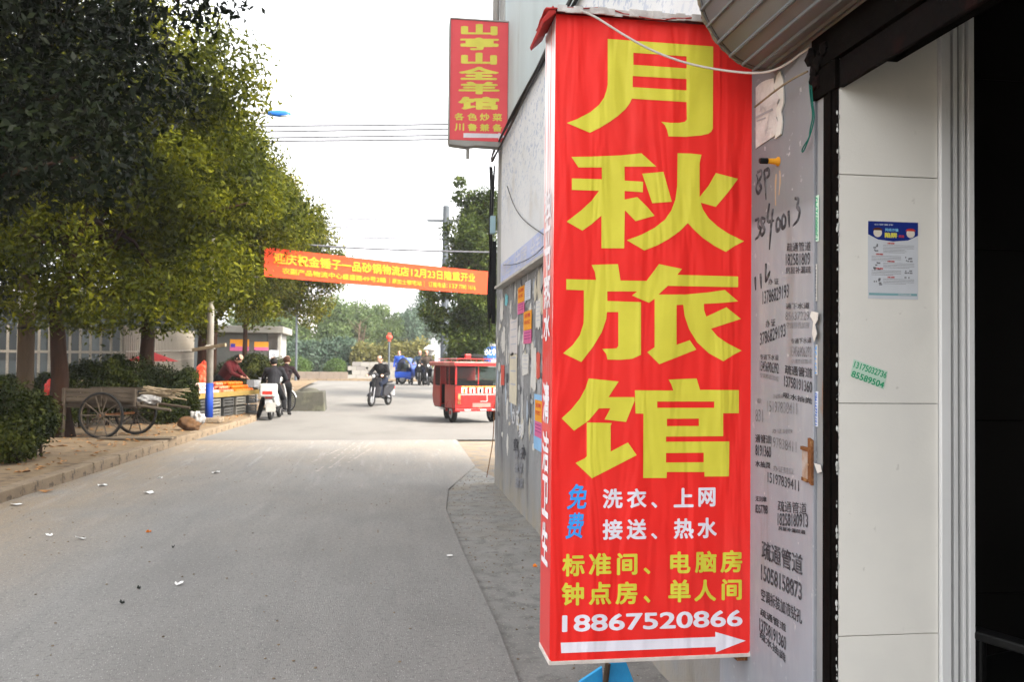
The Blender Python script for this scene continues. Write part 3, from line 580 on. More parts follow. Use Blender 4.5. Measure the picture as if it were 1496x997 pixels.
# green phone sticker on tiles
A = onY(1246, 537, yP); B = onY(1294, 552, yP); t = thing('tile_sticker', 'tilted green and white phone number sticker on the cream tiles below the leaflet', 'sticker', onY(1269, 548, yP))
def q2(pts, m, n, d):
    P = [onY(a, b, yP)-Vector(t.location) for a, b in pts]; MB().prism([(p.x, p.z) for p in P], 'y', -d-.0003, -d).build(n, m, t)
q2([(1247, 525), (1297, 543), (1291, 569), (1242, 550)], m_pgreen, 'paper', .0004)
for s, a, b in (('13175032736', (1247.5, 532.5), (1295, 549)), ('85589504', (1244, 546), (1291, 563.5))):
    a = onY(*a, yP)-Vector(t.location); b = onY(*b, yP)-Vector(t.location)
    place_text(s, a, b, .020, Vector((0, -1, 0)), m_green, t, 'lettering', .02, 0, .0014, flat=False)
# ---------------------------------------------------------------- big red sign box
NY = Vector((0, -1, 0))
A = onY(815, 20, Yf); B = onY(1103, 963, Yf); xl = onY(807.5, 500, Yf).x; xr = onY(1104, 500, Yf).x; zT, zB = onY(815, 20, Yf).z, onY(805, 968, Yf).z
print('SIGN', xl, xr, zB, zT)
sg = thing('inn_sign', 'tall red light box sign of an inn with huge yellow characters in the foreground', 'sign', (xl, Yf, zB)); SO = Vector((xl, Yf, zB)); W_, H_ = xr-xl, zT-zB
def fabric(m, amp=.5):
    N, L, b = mnode(m); tc = next(x for x in N if x.type == 'TEX_COORD')
    mp = N.new('ShaderNodeMapping'); mp.inputs['Scale'].default_value = (6, 6, .9); mp.inputs['Rotation'].default_value = (0, R(6), 0); L.new(tc.outputs['Object'], mp.inputs[0])
    n = N.new('ShaderNodeTexNoise'); n.inputs['Scale'].default_value = 1.7; n.inputs['Detail'].default_value = 2; n.inputs['Distortion'].default_value = .6; L.new(mp.outputs[0], n.inputs[0])
    wv = N.new('ShaderNodeTexWave'); wv.inputs['Scale'].default_value = 60; wv.bands_direction = 'Z'; L.new(tc.outputs['Object'], wv.inputs[0])
    b1 = N.new('ShaderNodeBump'); b1.inputs['Strength'].default_value = amp; b1.inputs['Distance'].default_value = .045; L.new(n.outputs[0], b1.inputs['Height'])
    b2 = N.new('ShaderNodeBump'); b2.inputs['Strength'].default_value = .06; b2.inputs['Distance'].default_value = .001; L.new(wv.outputs[0], b2.inputs['Height']); L.new(b1.outputs[0], b2.inputs['Normal']); L.new(b2.outputs[0], b.inputs['Normal'])
for m in (m_red, m_yel, m_wht, m_blue_print): fabric(m)
Dp = .21
overlay(m_red, (.84, .05, .04), 2.2, .5, .75, None, 0, 1, .5, (1, 1, .5)); overlay(m_red, (.42, .008, .008), 1.5, .55, .8, None, 0, 1, .4, (1, 1, .3))
def dz(u, v): return .003*math.sin(u*13+v*3)*math.sin(v*9+1)*min(1, u*8, (1-u)*8)
MB().grid(lambda u, v: (u*W_, 0, v*H_-(.006*u if v > .5 else -.004*u)), 8, 24).build('front_face', m_red, sg, smooth=True)
m_side = M('washed_red_side', (.66, .022, .02), (.62, .03, .03), 3, .32, spec=.6); overlay(m_side, (.78, .74, .74), 5, .35, .5, 2, 1.2, 1.75, .97, (.2, 6, .35)); overlay(m_side, (.74, .70, .70), 11, .57, .6, 2, .9, 1.5, .9, (.2, 5, .25))
MB().box((-.001, .002, .004), (.02, Dp, H_-.004)).build('side_face', m_side, sg, bevel=.004)
MB().box((.02, .006, .01), (W_-.003, Dp, H_-.01)).build('box_body', m_red, sg)
m_trim = M('pale_hem', (.66, .60, .56), (.5, .44, .40), 12, .8, .5, 40)
hm = MB()
for i in range(24):
    a, b = i/24, (i+1)/24; hm.box((a*W_, -.003, -.012+.004*a), (b*W_+.001, .012, .002+.004*a))
hm.box((-.004, -.002, -.012), (.004, Dp, .006)); hm.build('bottom_hem', m_trim, sg, bevel=.002)
rg = random.Random(4); cp = MB()
cp.grid(lambda u, v: (-.035+u*(W_+.04), -.035+v*(Dp+.06), H_+.018+.012*math.sin(u*9+v*3)+rg.uniform(-.004, .006)-.012*(1 if v < .1 else 0)), 26, 6)
cp.build('top_flap', M('dull_red_tarp', (.42, .03, .025), (.28, .02, .02), 8, .6, .6, 20), sg, smooth=True, solid=.004)
tf_ = MB()
for i in range(26):
    a = i/26; tf_.box((a*W_, -.034+rg.uniform(-.004, .004), H_-.006+rg.uniform(-.004, .004)), ((a+.045)*W_, -.028, H_+.018+rg.uniform(-.003, .004)))
tf_.build('torn_white_edge', M('white_tarp', (.58, .55, .53), (.38, .33, .31), 18, .7, .5, 50), sg)
cs = MB(); cs.prism([(-.003, H_-.006), (-.05, H_-.05), (-.055, H_-.035), (-.015, H_+.02)], 'y', -.03, Dp+.05); cs.build('side_flap', MATS['dull_red_tarp'], sg, bevel=.003)
def stf(px, py):
    p = onY(px, py, Yf); return Vector((p.x-SO.x, -.0016, p.z-SO.z))
CH = {'yue': ((800, 40), [[(410,78),(1130,130),(1128,690),(1118,712),(1095,728),(1050,738),(940,748),(825,745),(815,700),(800,668),(775,645),(840,652),(900,652),(935,645),(950,630),(948,510),(575,487),(560,520),(530,560),(480,605),(420,648),(350,690),(288,720),(130,653),(200,627),(290,580),(350,530),(385,480),(402,430),(410,390)], [(585,173),(948,198),(948,280),(585,255)], [(580,332),(948,353),(948,430),(580,408)]]),
'qiu': ((800, 210), [[(162,90),(300,88),(500,80),(640,65),(742,157),(525,157),(525,252),(652,260),(650,332),(525,323),(525,382),(612,365),(680,432),(730,493),(600,530),(527,455),(522,716),(367,715),(367,492),(300,550),(237,595),(130,533),(230,455),(300,390),(350,322),(165,316),(165,237),(370,243),(370,162),(210,162)], [(645,205),(790,192),(848,397),(714,407)], [(887,65),(980,67),(1050,75),(1037,135),(1037,365),(1100,285),(1148,200),(1300,240),(1230,335),(1148,432),(1045,403),(1060,450),(1100,510),(1160,565),(1230,612),(1340,667),(1275,700),(1217,740),(1140,700),(1060,645),(1000,590),(957,543),(900,600),(830,650),(750,695),(660,730),(540,660),(640,622),(730,575),(800,520),(845,455),(872,380),(884,290)]]),
'lv': ((800, 370), [[(127,178),(330,183),(322,130),(300,80),(480,75),(497,187),(675,190),(760,75),(918,108),(885,148),(1300,160),(1300,233),(820,224),(757,283),(940,283),(1100,268),(1210,252),(1300,330),(1200,340),(1066,347),(1068,390),(1083,435),(1220,370),(1320,450),(1115,517),(1160,570),(1230,618),(1325,667),(1270,695),(1200,740),(1100,685),(1020,610),(965,520),(935,430),(925,353),(880,355),(880,627),(970,595),(1015,660),(762,760),(680,678),(730,643),(730,312),(692,340),(575,290),(612,262),(407,262),(407,327),(637,335),(637,695),(580,722),(500,730),(408,728),(400,690),(372,655),(440,653),(470,650),(482,635),(482,403),(405,403),(400,450),(370,540),(310,640),(230,745),(105,685),(170,630),(220,560),(245,480),(247,410),(247,255),(127,250)]]),
'guan': ((800, 540), [[(280,62),(485,83),(415,190),(592,190),(594,215),(535,360),(388,343),(428,267),(350,267),(280,350),(180,420),(95,335),(160,275),(220,200),(258,130)], [(267,363),(438,367),(430,385),(430,562),(548,500),(608,587),(302,745),(190,640),(250,610),(267,595)], [(595,143),(858,145),(845,105),(825,70),(1017,62),(1040,140),(1305,142),(1305,300),(1198,300),(1198,457),(808,460),(808,495),(1240,493),(1238,732),(1070,733),(1070,702),(813,702),(812,743),(652,743),(654,303),(600,302)], [(748,220),(1137,220),(1137,263),(748,263)], [(814,338),(1032,337),(1032,387),(814,388)], [(808,572),(1065,570),(1065,635),(808,637)]])}
for k, (o0, loops) in CH.items():
    lp = [[(o0[0]+a/4.675, o0[1]+b/4.675) for a, b in l] for l in loops]
    link('big_character', poly_mesh(lp, 'big_character', stf), m_yel, sg)
AR = [(172,483),(1165,445),(1165,413),(1360,470),(1168,545),(1168,510),(175,550)]
link('arrow', poly_mesh([[(780+a/4.4, 830+b/4.4) for a, b in AR]], 'arrow', stf), m_wht, sg)
def ftext(s, px, vt, vb, px2, vm2, m, bold=.02, shear=0, name='character'):
    A, B = stf(px, (vt+vb)/2), stf(px2, vm2); h = stf(px, vt).z-stf(px, vb).z
    return place_text(s, A, B, h, NY, m, sg, name, bold, shear, .0005)
for s, a, c, t_, b_ in (('免', 828, 857, 708, 745), ('费', 826, 853, 750, 788)): ftext(s, a, t_, b_, c, (t_+b_)/2-1, m_blue_print, .022, .18)
for s, a, c, t_, b_ in (('洗', 880, 909.5, 714.6, 743.5), ('衣', 915.5, 944.4, 714.4, 743), ('、', 951, 960, 734, 743), ('上', 984, 1013, 713.5, 742), ('网', 1020, 1045, 713, 741),
    ('接', 880, 909.5, 759.5, 789.5), ('送', 915, 944.4, 759, 789), ('、', 951, 960, 779.5, 788.5), ('热', 984, 1013.5, 758, 788), ('水', 1018.6, 1047, 757, 787)): ftext(s, a, t_, b_, c, (t_+b_)/2-.4, m_wht, .032)
for s, a, c, t_, b_ in (('标', 821, 854, 810, 843), ('准', 860, 893, 808.8, 842), ('间', 901, 931, 808.8, 841), ('、', 940, 950, 830, 840), ('电', 978.6, 1008.5, 806.6, 838.6), ('脑', 1015, 1046.6, 806, 838), ('房', 1052, 1084, 804.4, 837.6),
    ('钟', 820, 853, 852, 885.7), ('点', 860, 893, 851, 884.5), ('房', 899, 931, 850.5, 884), ('、', 940, 950, 871, 882), ('单', 976, 1009, 847.7, 881), ('人', 1014, 1046, 847.7, 879.5), ('间', 1054, 1083.4, 846.6, 877.7)): ftext(s, a, t_, b_, c, (t_+b_)/2-.6, m_yel, .032)
ftext('18867520866', 821, 899.5, 924.5, 1084.5, 903.5, m_wht, .026, 0, 'phone_number')
# characters on the narrow side
XS = xl-.0025; nS = Vector((-1, 0, 0))
for s, v in (('独', 300), ('立', 345), ('卫', 388), ('热', 428), ('水', 475), ('清', 589), ('洁', 662), ('卫', 728), ('生', 799)):
    p = onX(801, v, xl); z = p.z; hh = .155 if v > 500 else .12
    place_text(s, Vector((-.001, Dp-.035, z-SO.z)), Vector((-.001, .045, z-SO.z)), hh, nS, M('side_white', (.78, .74, .76), (.72, .66, .68), 10, .5), sg, 'side_character', .03, 0, .002)
MB().box((W_-.06, .02, -.03), (W_+.045, .06, -.002)).box((W_+.02, .02, -.03), (W_+.05, .06, .06)).build('corner_bracket', m_rust, sg, bevel=.003)
MB().ball((W_-.005, .01, .012), .022, 8, (1, .7, .8), .25, rg).build('torn_corner', MATS['white_tarp'], sg)
for z in (.3, 1.2, 2.1): MB().box((W_-.004, .09, z), (WX-xl+.01, .12, z+.03)).build('fixing_bar', m_rust, sg)
# ---------------------------------------------------------------- rolled shutter housing above the shop door
Ye = 2.95
prof_px = [(1019, -75), (1021, 0), (1030, 28), (1048, 60), (1070, 84), (1092, 97), (1112, 102), (1128, 101)]
P = [onY(a, b, Ye) for a, b in prof_px]; sh = thing('shutter_housing', 'rounded ribbed white metal shutter housing above the shop door', 'shutter', (WX, Ye, P[5].z)); Q0 = Vector((WX, 0, P[5].z))
C = [Vector((p.x-Q0.x, 0, p.z-Q0.z)) for p in P]; C = C+[Vector((.02, 0, C[-1].z+.03))]
print('HOUSING', [(round(c.x+WX, 2), round(c.z+Q0.z, 2)) for c in C])
arc = []
for a, b in zip(C, C[1:]):
    for k in range(5): arc.append(a.lerp(b, k/5))
for _ in range(3): arc = [arc[0]]+[(arc[i-1]+arc[i]*2+arc[i+1])/4 for i in range(1, len(arc)-1)]+[arc[-1]]
m_hous = M('housing_metal', (.165, .185, .195), (.125, .14, .15), 3, .45, .1, 20, stretch=(1, .15, 1), c3=(.10, .09, .075), s3=4, lo3=.5, hi3=.7)
L_ = Ye-.5
hb = MB(); n = len(arc); rr = random.Random(2)
hb.v = [(p.x, y, p.z) for y in (0, -L_*.33, -L_*.66, -L_) for p in arc]; hb.f = [(j*n+i, j*n+i+1, (j+1)*n+i+1, (j+1)*n+i) for j in range(3) for i in range(n-1)]
hb.build('curved_cover', m_hous, sh, smooth=True, solid=.006)
for k in range(3, n-2, 4):
    p, q = arc[k], arc[k+1]; d = (q-p).normalized(); nn = Vector((d.z, 0, -d.x)); nn = nn if nn.x < 0 or nn.z < 0 else -nn
    if nn.z > 0: nn = -nn
    mb = MB(); s0 = [p-nn*.002, p+nn*.009+d*.004, p+nn*.009+d*.010, p+d*.015-nn*.002]
    mb.v = [tuple(v) for v in s0]+[(v.x, -L_, v.z) for v in s0]; mb.f = [(0, 1, 5, 4), (1, 2, 6, 5), (2, 3, 7, 6), (0, 3, 2, 1), (4, 5, 6, 7), (3, 0, 4, 7)]
    mb.build('rib', m_hous, sh)
rim = [Vector((p.x+rr.uniform(-.003, .003), .004, p.z+rr.uniform(-.003, .003))) for p in arc]
MB().tube(rim, .0075, 7).build('worn_rim', M('rim_rust', (.22, .18, .13), (.12, .1, .07), 60, .95, .8, 90), sh)
e = MB(); pts = [(p.x, p.z) for p in arc]+[(.03, arc[-1].z), (.03, arc[0].z)]; e.prism(pts, 'y', -.02, -.012); e.build('end_plate', m_black, sh)
MB().box((-.03, -L_, arc[-1].z-.015), (.06, -.02, arc[-1].z+.02)).build('bottom_board', m_lint, sh, bevel=.003)
MB().box((-.1, -L_, C[0].z), (.1, 0, C[0].z+.3)).build('back_board', m_hous, sh)
rag = MB(); rr = random.Random(12); a = onX(1196, 98, WX-.01)
for i in range(9): rag.ball((0, rr.uniform(-.05, .08), rr.uniform(-.07, .06)), rr.uniform(.015, .035), 6, (.5, 1, 1), .4, rr)
tag(rag.build('dark_rag', m_lint, None, loc=a), 'dark reddish brown torn rag bundle at the corner under the shutter housing', 'rag')
A = onX(1303, 76, WX+.028); B = onX(1345, 44, WX+.028)
t = thing('lintel_sticker', 'white sticker strip with dark blue digits on the brown lintel above the tiles', 'sticker', (A+B)/2); q = Vector(t.location)
P = [onX(a, b, WX+.029)-q for a, b in ((1301, 66), (1316, 50), (1352, 39), (1350, 50), (1318, 62), (1312, 80), (1302, 79))]
MB().prism([(p.y, p.z) for p in P], 'x', -.001, 0).build('paper', m_paper, t)
place_text('85589504', onX(1305, 70, WX+.027)-q, onX(1347, 45, WX+.027)-q, .022, nX, M('dark_blue_print', (.02, .04, .2)), t, 'lettering', .03, 0, .001, flat=False)
# white cable draped over the sign
cab = [onY(848, 15, Yf-.07), onY(870, 24, Yf-.07), onY(905, 47, Yf-.08), onY(950, 73, Yf-.08), onY(1000, 92, Yf-.09), onY(1055, 103, Yf-.12), onY(1110, 108, Yf-.22), onY(1145, 98, Yf-.32), onY(1182, 68, Yf-.45), onY(1225, 56, 2.55), onY(1268, 48, 2.4)]
tube_thing('white_cable', 'white electric cable sagging across the top of the big red sign', 'cable', cab, .0042, M('white_cable', (.62, .58, .55)))
# folded stool under the sign
gq = onG(893, 1060); t = thing('folding_stool', 'blue fabric folding stool with a brown wooden leg below the big red sign', 'stool', (gq.x, 3.55, 0), 0); gx = onY(893, 985, 3.55)
zt_ = onY(893, 968, 3.55).z
bf = M('blue_fabric', (.04, .38, .72), (.03, .28, .6), 9, .6, .3, 30); X0 = gx.x-gq.x
MB().prism([(X0-.01, zt_), (X0+.06, zt_), (X0+.16, .05), (X0-.06, .05)], 'y', -.01, .0).build('front_flap', bf, t, bevel=.002)
MB().prism([(X0-.03, zt_-.03), (X0-.02, .05), (X0-.2, .12), (X0-.12, zt_-.085)], 'y', .03, .05).build('side_flap', bf, t, bevel=.002)
MB().tube([(X0-.02, -.02, zt_), (X0-.06, -.03, .0)], .012, 8).build('leg', m_wood, t); MB().tube([(X0+.05, .1, zt_), (X0+.12, .12, .0)], .012, 8).build('leg', m_wood, t)
# dark office chair inside
cx = onY(1450, 800, 2.55); t = thing('office_chair', 'black high backed office chair standing in the dark shop doorway', 'chair', (cx.x+.22, 2.6, .02), R(200))
m_lea = M('black_leather', (.006, .006, .006), (.004, .004, .004), 9, .45)
MB().grid(lambda u, v: ((u-.5)*.5*(1-.35*max(0, v-.55)), .22-.1*(1-(2*u-1)**2)*.5+.08*v, .5+.6*v), 10, 10).build('backrest', m_lea, t, smooth=True, solid=.07)
MB().box((-.25, -.25, .42), (.25, .22, .5)).build('seat', m_lea, t, bevel=.03, seg=3)
for s in (-1, 1): MB().box((s*.29-.03, -.18, .66), (s*.29+.03, .15, .69)).box((s*.29-.015, -.05, .45), (s*.29+.015, -.01, .66)).build('armrest', m_lea, t, bevel=.008)
MB().tube([(0, 0, .42), (0, 0, .1)], .03, 10).build('column', m_black, t)
for k in range(5): a = k*1.257; MB().box((-.02, 0, .06), (.02, .28, .1), Matrix.Rotation(a, 3, 'Z'), (0, 0, .08)).lathe([(.025, -.02), (.025, .02)], (-.27*math.sin(a), .27*math.cos(a), .03), 'x', 10).build('foot', m_black, t)
# ---------------------------------------------------------------- posters and papers further along the wall
XW = WX-.006
m_or = M('orange_paper', (.78, .33, .03), (.7, .28, .03), 10, .7); m_pk = M('pink_paper', (.62, .14, .28), (.52, .11, .24), 10, .7); m_red2 = M('red_paper', (.6, .10, .07), (.5, .08, .06), 10, .7)
def wbox(px0, px1, v0, v1, th=.002):
    A = onX(px0, v0, XW); B = onX(px1, v0, XW); C_ = onX(px0, v1, XW); return A.y, B.y, A.z, C_.z
def two_tone(px0, px1, v0, v1, label, border=None):
    y0, y1, z1, z0 = wbox(px0, px1, v0, v1); t = thing('two_tone_poster', label, 'poster', (XW, y0, z0)); h = z1-z0; w_ = y0-y1
    if border: MB().box((-.001, -w_-.06, -.12), (0, .06, h+.05)).build('backing', border, t)
    MB().box((-.004, -w_, h*.42), (-.001, 0, h)).build('upper_sheet', m_or, t); MB().box((-.004, -w_, 0), (-.001, 0, h*.42-.004)).build('lower_sheet', m_pk, t)
    for i, s in enumerate(('招聘', '男女普工')): place_text(s, Vector((-.004, -w_*.12, h*(.86-.2*i))), Vector((-.004, -w_*.88, h*(.86-.2*i))), h*.13, nX, m_rp, t, 'lettering', .02, 0, .001)
    for i in range(3): MB().box((-.005, -w_*.9, h*(.32-.09*i)), (-.004, -w_*.1, h*(.345-.09*i))).build('printed_line', M('plum_print', (.3, .05, .2)), t)
two_tone(757, 766.6, 421.7, 460, 'orange and pink poster on the grey wall, topmost of three below the board ledge')
two_tone(765.5, 777, 456.6, 503, 'orange and pink poster on the grey wall, middle one of the three')
two_tone(782, 792.3, 584, 637, 'orange and pink poster on a pale blue backing, lowest of three on the wall', M('sky_backing', (.25, .45, .68)))
def paper(px0, px1, v0, v1, m, label, lines=0, torn=.0, seed=1):
    y0, y1, z1, z0 = wbox(px0, px1, v0, v1); rg = random.Random(seed); t = thing('wall_paper', label, 'paper', (XW, y0, z0)); h = z1-z0; w_ = y0-y1
    pts = []
    for a, b in (((0, 0), (0, h)), ((0, h), (-w_, h)), ((-w_, h), (-w_, 0)), ((-w_, 0), (0, 0))):
        for k in range(6): q = k/6; pts.append((a[0]+(b[0]-a[0])*q+rg.uniform(-1, 1)*torn, a[1]+(b[1]-a[1])*q+rg.uniform(-1, 1)*torn*1.5))
    MB().prism(pts, 'x', -.0015, 0).build('sheet', m, t)
    for i in range(lines): MB().box((-.0022, -w_*.85, h*(.9-.8*i/lines)), (-.0015, -w_*.15, h*(.9-.8*i/lines)+h*.025)).build('printed_line', M('soft_print', (.4, .42, .5)), t)
paper(767.5, 775.4, 413, 440, M('blueish_paper', (.60, .64, .72)), 'small bluish white notice right of the topmost orange poster', 7)
paper(745, 756.4, 468, 520, M('pinkish_paper', (.60, .55, .53), (.5, .47, .46)), 'upper pinkish sheet of the long strip of papers at mid wall', 4, .01, 2)
paper(744.8, 755.5, 517, 588, M('cream_paper', (.62, .56, .42), (.52, .47, .38)), 'lower cream sheet of the long strip of papers at mid wall', 3, .012, 3)
paper(763, 772.5, 518, 547, m_paper, 'torn white paper below the middle orange poster', 4, .012, 4)
paper(784, 789, 515, 553, m_red2, 'narrow faded red paper beside the big red sign', 0, .008, 5)
paper(732, 737, 534, 563, m_red2, 'small faded red paper near the corner of the grey wall', 0, .008, 6)
paper(776, 783, 505, 570, m_paper, 'ragged tall white paper strip right of the white torn paper', 0, .03, 7)
paper(731, 735.5, 440, 470, m_paper, 'pale paper near the corner under the board ledge', 0, .02, 8)
paper(733, 738, 482, 512, m_paper, 'white flapping paper at the very corner of the wall', 0, .03, 9)
paper(783, 790, 440, 480, m_paper, 'pale worn notice between the middle orange poster and the red sign', 5, .015, 10)
paper(738, 742, 432, 446, M('cyan_scrap', (.2, .55, .62)), 'small cyan scrap of tape under the end of the board ledge', 0, .015, 11)
rg = random.Random(31); scm = [m_paper, M('grey_scrap', (.42, .42, .42)), M('blue_scrap', (.42, .47, .54)), M('cream_scrap', (.55, .50, .40)), M('dark_scrap', (.10, .10, .11)), m_paper]
for i in range(130):
    y = rg.uniform(6.9, yE-.15); z = rg.uniform(1.0, zb0-.12) if rg.random() < .8 else rg.uniform(.6, 1.2); w_, h = rg.uniform(.04, .2), rg.uniform(.04, .26); n = rg.randint(7, 11)
    pts = [(w_*math.cos(2*math.pi*k/n+.3)*rg.uniform(.55, 1.1)*.6, h*math.sin(2*math.pi*k/n+.3)*rg.uniform(.5, 1.1)*.6) for k in range(n)]
    o = MB().prism(pts, 'x', -.0006-.00001*i, .001).build('paper_scrap', scm[i % 6], None, loc=(XW+.0005, y, z)); tag(o, 'torn remnant of a pasted notice on the grey plaster side wall', 'paper', 'torn remnants on the grey side wall')
for i, (px, v, w2) in enumerate(((748, 598, 5), (754, 600, 4), (758, 618, 6), (750, 640, 7), (762, 650, 6))): wtext('办证刻章'[i % 4], px, v, v+22, px+w2, v+11, M('white_smear', (.6, .6, .62)) if i < 3 else m_ink, bl, XW, 'stencil_mark', .03)
for px, v in ((752, 655), (752, 675), (753, 697)): wtext('搬家', px, v, v+16, px+12, v+10, m_ink2, bl, XW, 'stencil_mark', .03)
# cable bundle, pipe, corner box and bracket
rg = random.Random(6)
for k in range(6):
    off = k*.022; tube_thing('wall_cable', 'black cables bundled along the top edge of the white advertising board' , 'cable', [Vector((WX-.06-.012*(k % 3), y, zb1+.02-off+.03*math.sin(y*1.3+k))) for y in (yE+.05, 9.6, 8.4, 7.1, 5.8, 4.6, 3.6)], .012-.001*k, m_black, 6, 'cables along the board top')
dp = onX(727.5, 100, WX-.04); tube_thing('drain_pipe', 'pale vertical drain pipe on the corner of the building above the restaurant sign', 'pipe', [Vector((WX-.05, yE-.05, 4.9)), Vector((WX-.05, yE-.05, 9.4))], .045, m_pil, 10, None, 0)
for k in range(4): tube_thing('corner_cable', 'tangled black cables hanging down the outer corner of the building', 'cable', [Vector((WX-.05-.03*(k % 2)+rg.uniform(-.02, .02), yE+.05+.03*k, z+rg.uniform(-.05, .05))) for z in (4.0, 3.6, 3.2, 2.8, 2.4, 2.1)], .012, m_black, 6, 'cables hanging at the building corner')
tag(MB().box((-.02, -.04, 0), (.03, .05, 1.05)).tube([(-.05, .0, .0), (-.035, 0, .5), (-.055, .01, 1.1)], .010, 6).tube([(-.04, .03, -.1), (-.05, .02, .6), (-.03, .0, 1.3)], .008, 6).build('cable_trunking', m_black, None, bevel=.006, loc=(WX-.035, yE+.06, onX(722, 474, WX).z)), 'black cable trunking on the outer corner of the building behind the banner end', 'trunking')
tag(MB().box((-.04, -.05, 0), (.02, .05, .22)).build('junction_box', M('pale_blue_box', (.32, .46, .52)), None, bevel=.004, loc=(WX-.06, yE-.1, onX(725, 345, WX).z)), 'small pale blue junction box on the building corner', 'box')
b0 = onX(720, 229, WX-.02); t = thing('insulator_bracket', 'black iron bracket with two insulators below the restaurant sign', 'bracket', (WX, yE-.15, b0.z))
MB().box((-.30, -.02, -.02), (0, .02, .02)).box((-.22, -.015, -.02), (-.19, .015, .20)).box((-.30, -.02, .17), (-.12, .02, .2)).build('arm', m_black, t)
for x, z in ((-.3, 0), (-.3, .185)): MB().lathe([(.02, -.04), (.035, -.02), (.02, 0), (.035, .02), (.02, .04)], (x, 0, z), 'x', 12).build('insulator', m_conc, t, smooth=True)
tube_thing('loose_wire', 'thin loose wire looping over the white advertising board', 'wire', [onX(a, b, WX-.06) for a, b in ((741, 272), (750, 300), (762, 319), (778, 332), (796, 344))], .004, m_black)
tube_thing('loose_wire', 'thin wire sagging across the lilac lettering strip', 'wire', [onX(a, b, WX-.07) for a, b in ((735, 387), (752, 387), (770, 380), (785, 370), (796, 358))], .004, m_black)
tube_thing('ground_wire', 'thin brown wire hanging to the ground at the building corner', 'cord', [onX(a, b, WX-.03) for a, b in ((722, 590), (721, 640), (716, 670), (711, 698))], .006, m_rust)
# restaurant sign
Yr = 10.3; TL = onY(659.4, 26, Yr); BR = onY(740, 207, Yr); TRx = onY(742, 110, Yr).x; xl2 = onY(657.6, 110, Yr).x; z1 = TL.z-.01; z0 = onY(657, 204, Yr).z
rs = thing('restaurant_sign', 'faded red projecting sign of a mutton restaurant high on the building corner', 'sign', (xl2, Yr, z0)); RO = Vector((xl2, Yr, z0)); rw, rh = TRx-xl2, z1-z0; print('RSIGN', rw, rh, z0, xl2)
m_fr = M('faded_red', (.62, .085, .095), (.58, .075, .085), 4, .6); m_fy = M('faded_yellow', (.62, .56, .10))
MB().box((0, 0, 0), (rw, .16, rh)).build('front_face', m_fr, rs, bevel=.006); MB().box((-.008, -.01, rh), (rw+.008, .17, rh+.015)).box((-.010, -.01, -.01), (0, .17, rh)).box((rw, -.01, -.01), (rw+.01, .17, rh)).build('edge_frame', m_conc, rs)
MB().prism([(-.01, 0), (rw+.01, 0), (rw-.06, -.06), (.45*rw, -.05), (.3*rw, -.07), (.0, -.05)], 'y', 0, .16).build('bottom_trim', m_conc, rs)
MB().box((.3*rw, .06, -.2), (.36*rw, .1, -.03)).build('hanging_bracket', m_conc, rs); MB().box((rw, .05, rh*.75), (WX-xl2+.03, .1, rh*.8)).box((rw, .05, rh*.15), (WX-xl2+.03, .1, rh*.2)).build('wall_arm', m_black, rs)
def rtext(s, px, vt, vb, px2, vm2, m=m_fy, bold=.03):
    A = onY(px, (vt+vb)/2, Yr)-RO; B = onY(px2, vm2, Yr)-RO; h = onY(px, vt, Yr).z-onY(px, vb, Yr).z; place_text(s, A, B, h, NY, m, rs, 'character', bold, 0, .002)
for s, a, c, t_, b_ in (('山', 673.6, 726.8, 34.5, 51), ('亭', 672, 729, 54.5, 73), ('山', 673.6, 726, 76.5, 94), ('全', 670, 729, 97, 116.5), ('羊', 670, 730, 119, 137.5), ('馆', 669, 729, 141, 160)): rtext(s, a, t_, b_, c, (t_+b_)/2+.4, m_fy, .045)
for s, a, t_ in (('各', 664, 164.6), ('色', 683, 165), ('炒', 701, 165.4), ('菜', 719.5, 165.8), ('川', 664, 180), ('鲁', 683, 180.3), ('兼', 701, 180.7), ('备', 719.5, 181)): rtext(s, a, t_, t_+11, a+14, t_+5.7, m_fy, .03)
q = poly_mesh([[(640+a/4.53, 20+b/4.53) for a, b in ((168, 790), (400, 795), (400, 786), (445, 813), (400, 834), (400, 822), (168, 820))]], 'arrow', lambda a, b: onY(a, b, Yr)-RO+Vector((0, -.002, 0))); link('arrow', q, M('faded_white', (.66, .62, .66)), rs)
# ---------------------------------------------------------------- vegetation
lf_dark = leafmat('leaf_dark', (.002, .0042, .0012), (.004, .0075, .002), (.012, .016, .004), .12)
lf_olive = leafmat('leaf_olive', (.007, .012, .0012), (.055, .064, .004), (.19, .19, .010), .45)
lf_mid = leafmat('leaf_mid', (.022, .030, .005), (.075, .08, .009), (.19, .175, .02), .4)
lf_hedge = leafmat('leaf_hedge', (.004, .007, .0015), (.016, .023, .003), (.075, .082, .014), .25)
lf_ball = leafmat('leaf_clipped', (.03, .055, .012), (.06, .10, .025), (.09, .14, .04), .3)
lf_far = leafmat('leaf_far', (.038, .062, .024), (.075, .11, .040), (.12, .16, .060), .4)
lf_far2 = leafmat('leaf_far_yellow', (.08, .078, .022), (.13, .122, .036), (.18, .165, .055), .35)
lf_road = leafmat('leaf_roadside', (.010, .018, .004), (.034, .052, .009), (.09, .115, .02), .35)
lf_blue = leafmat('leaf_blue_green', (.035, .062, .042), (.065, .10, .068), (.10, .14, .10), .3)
PZ = .15
G_ = 'trees in the row along the left pavement'
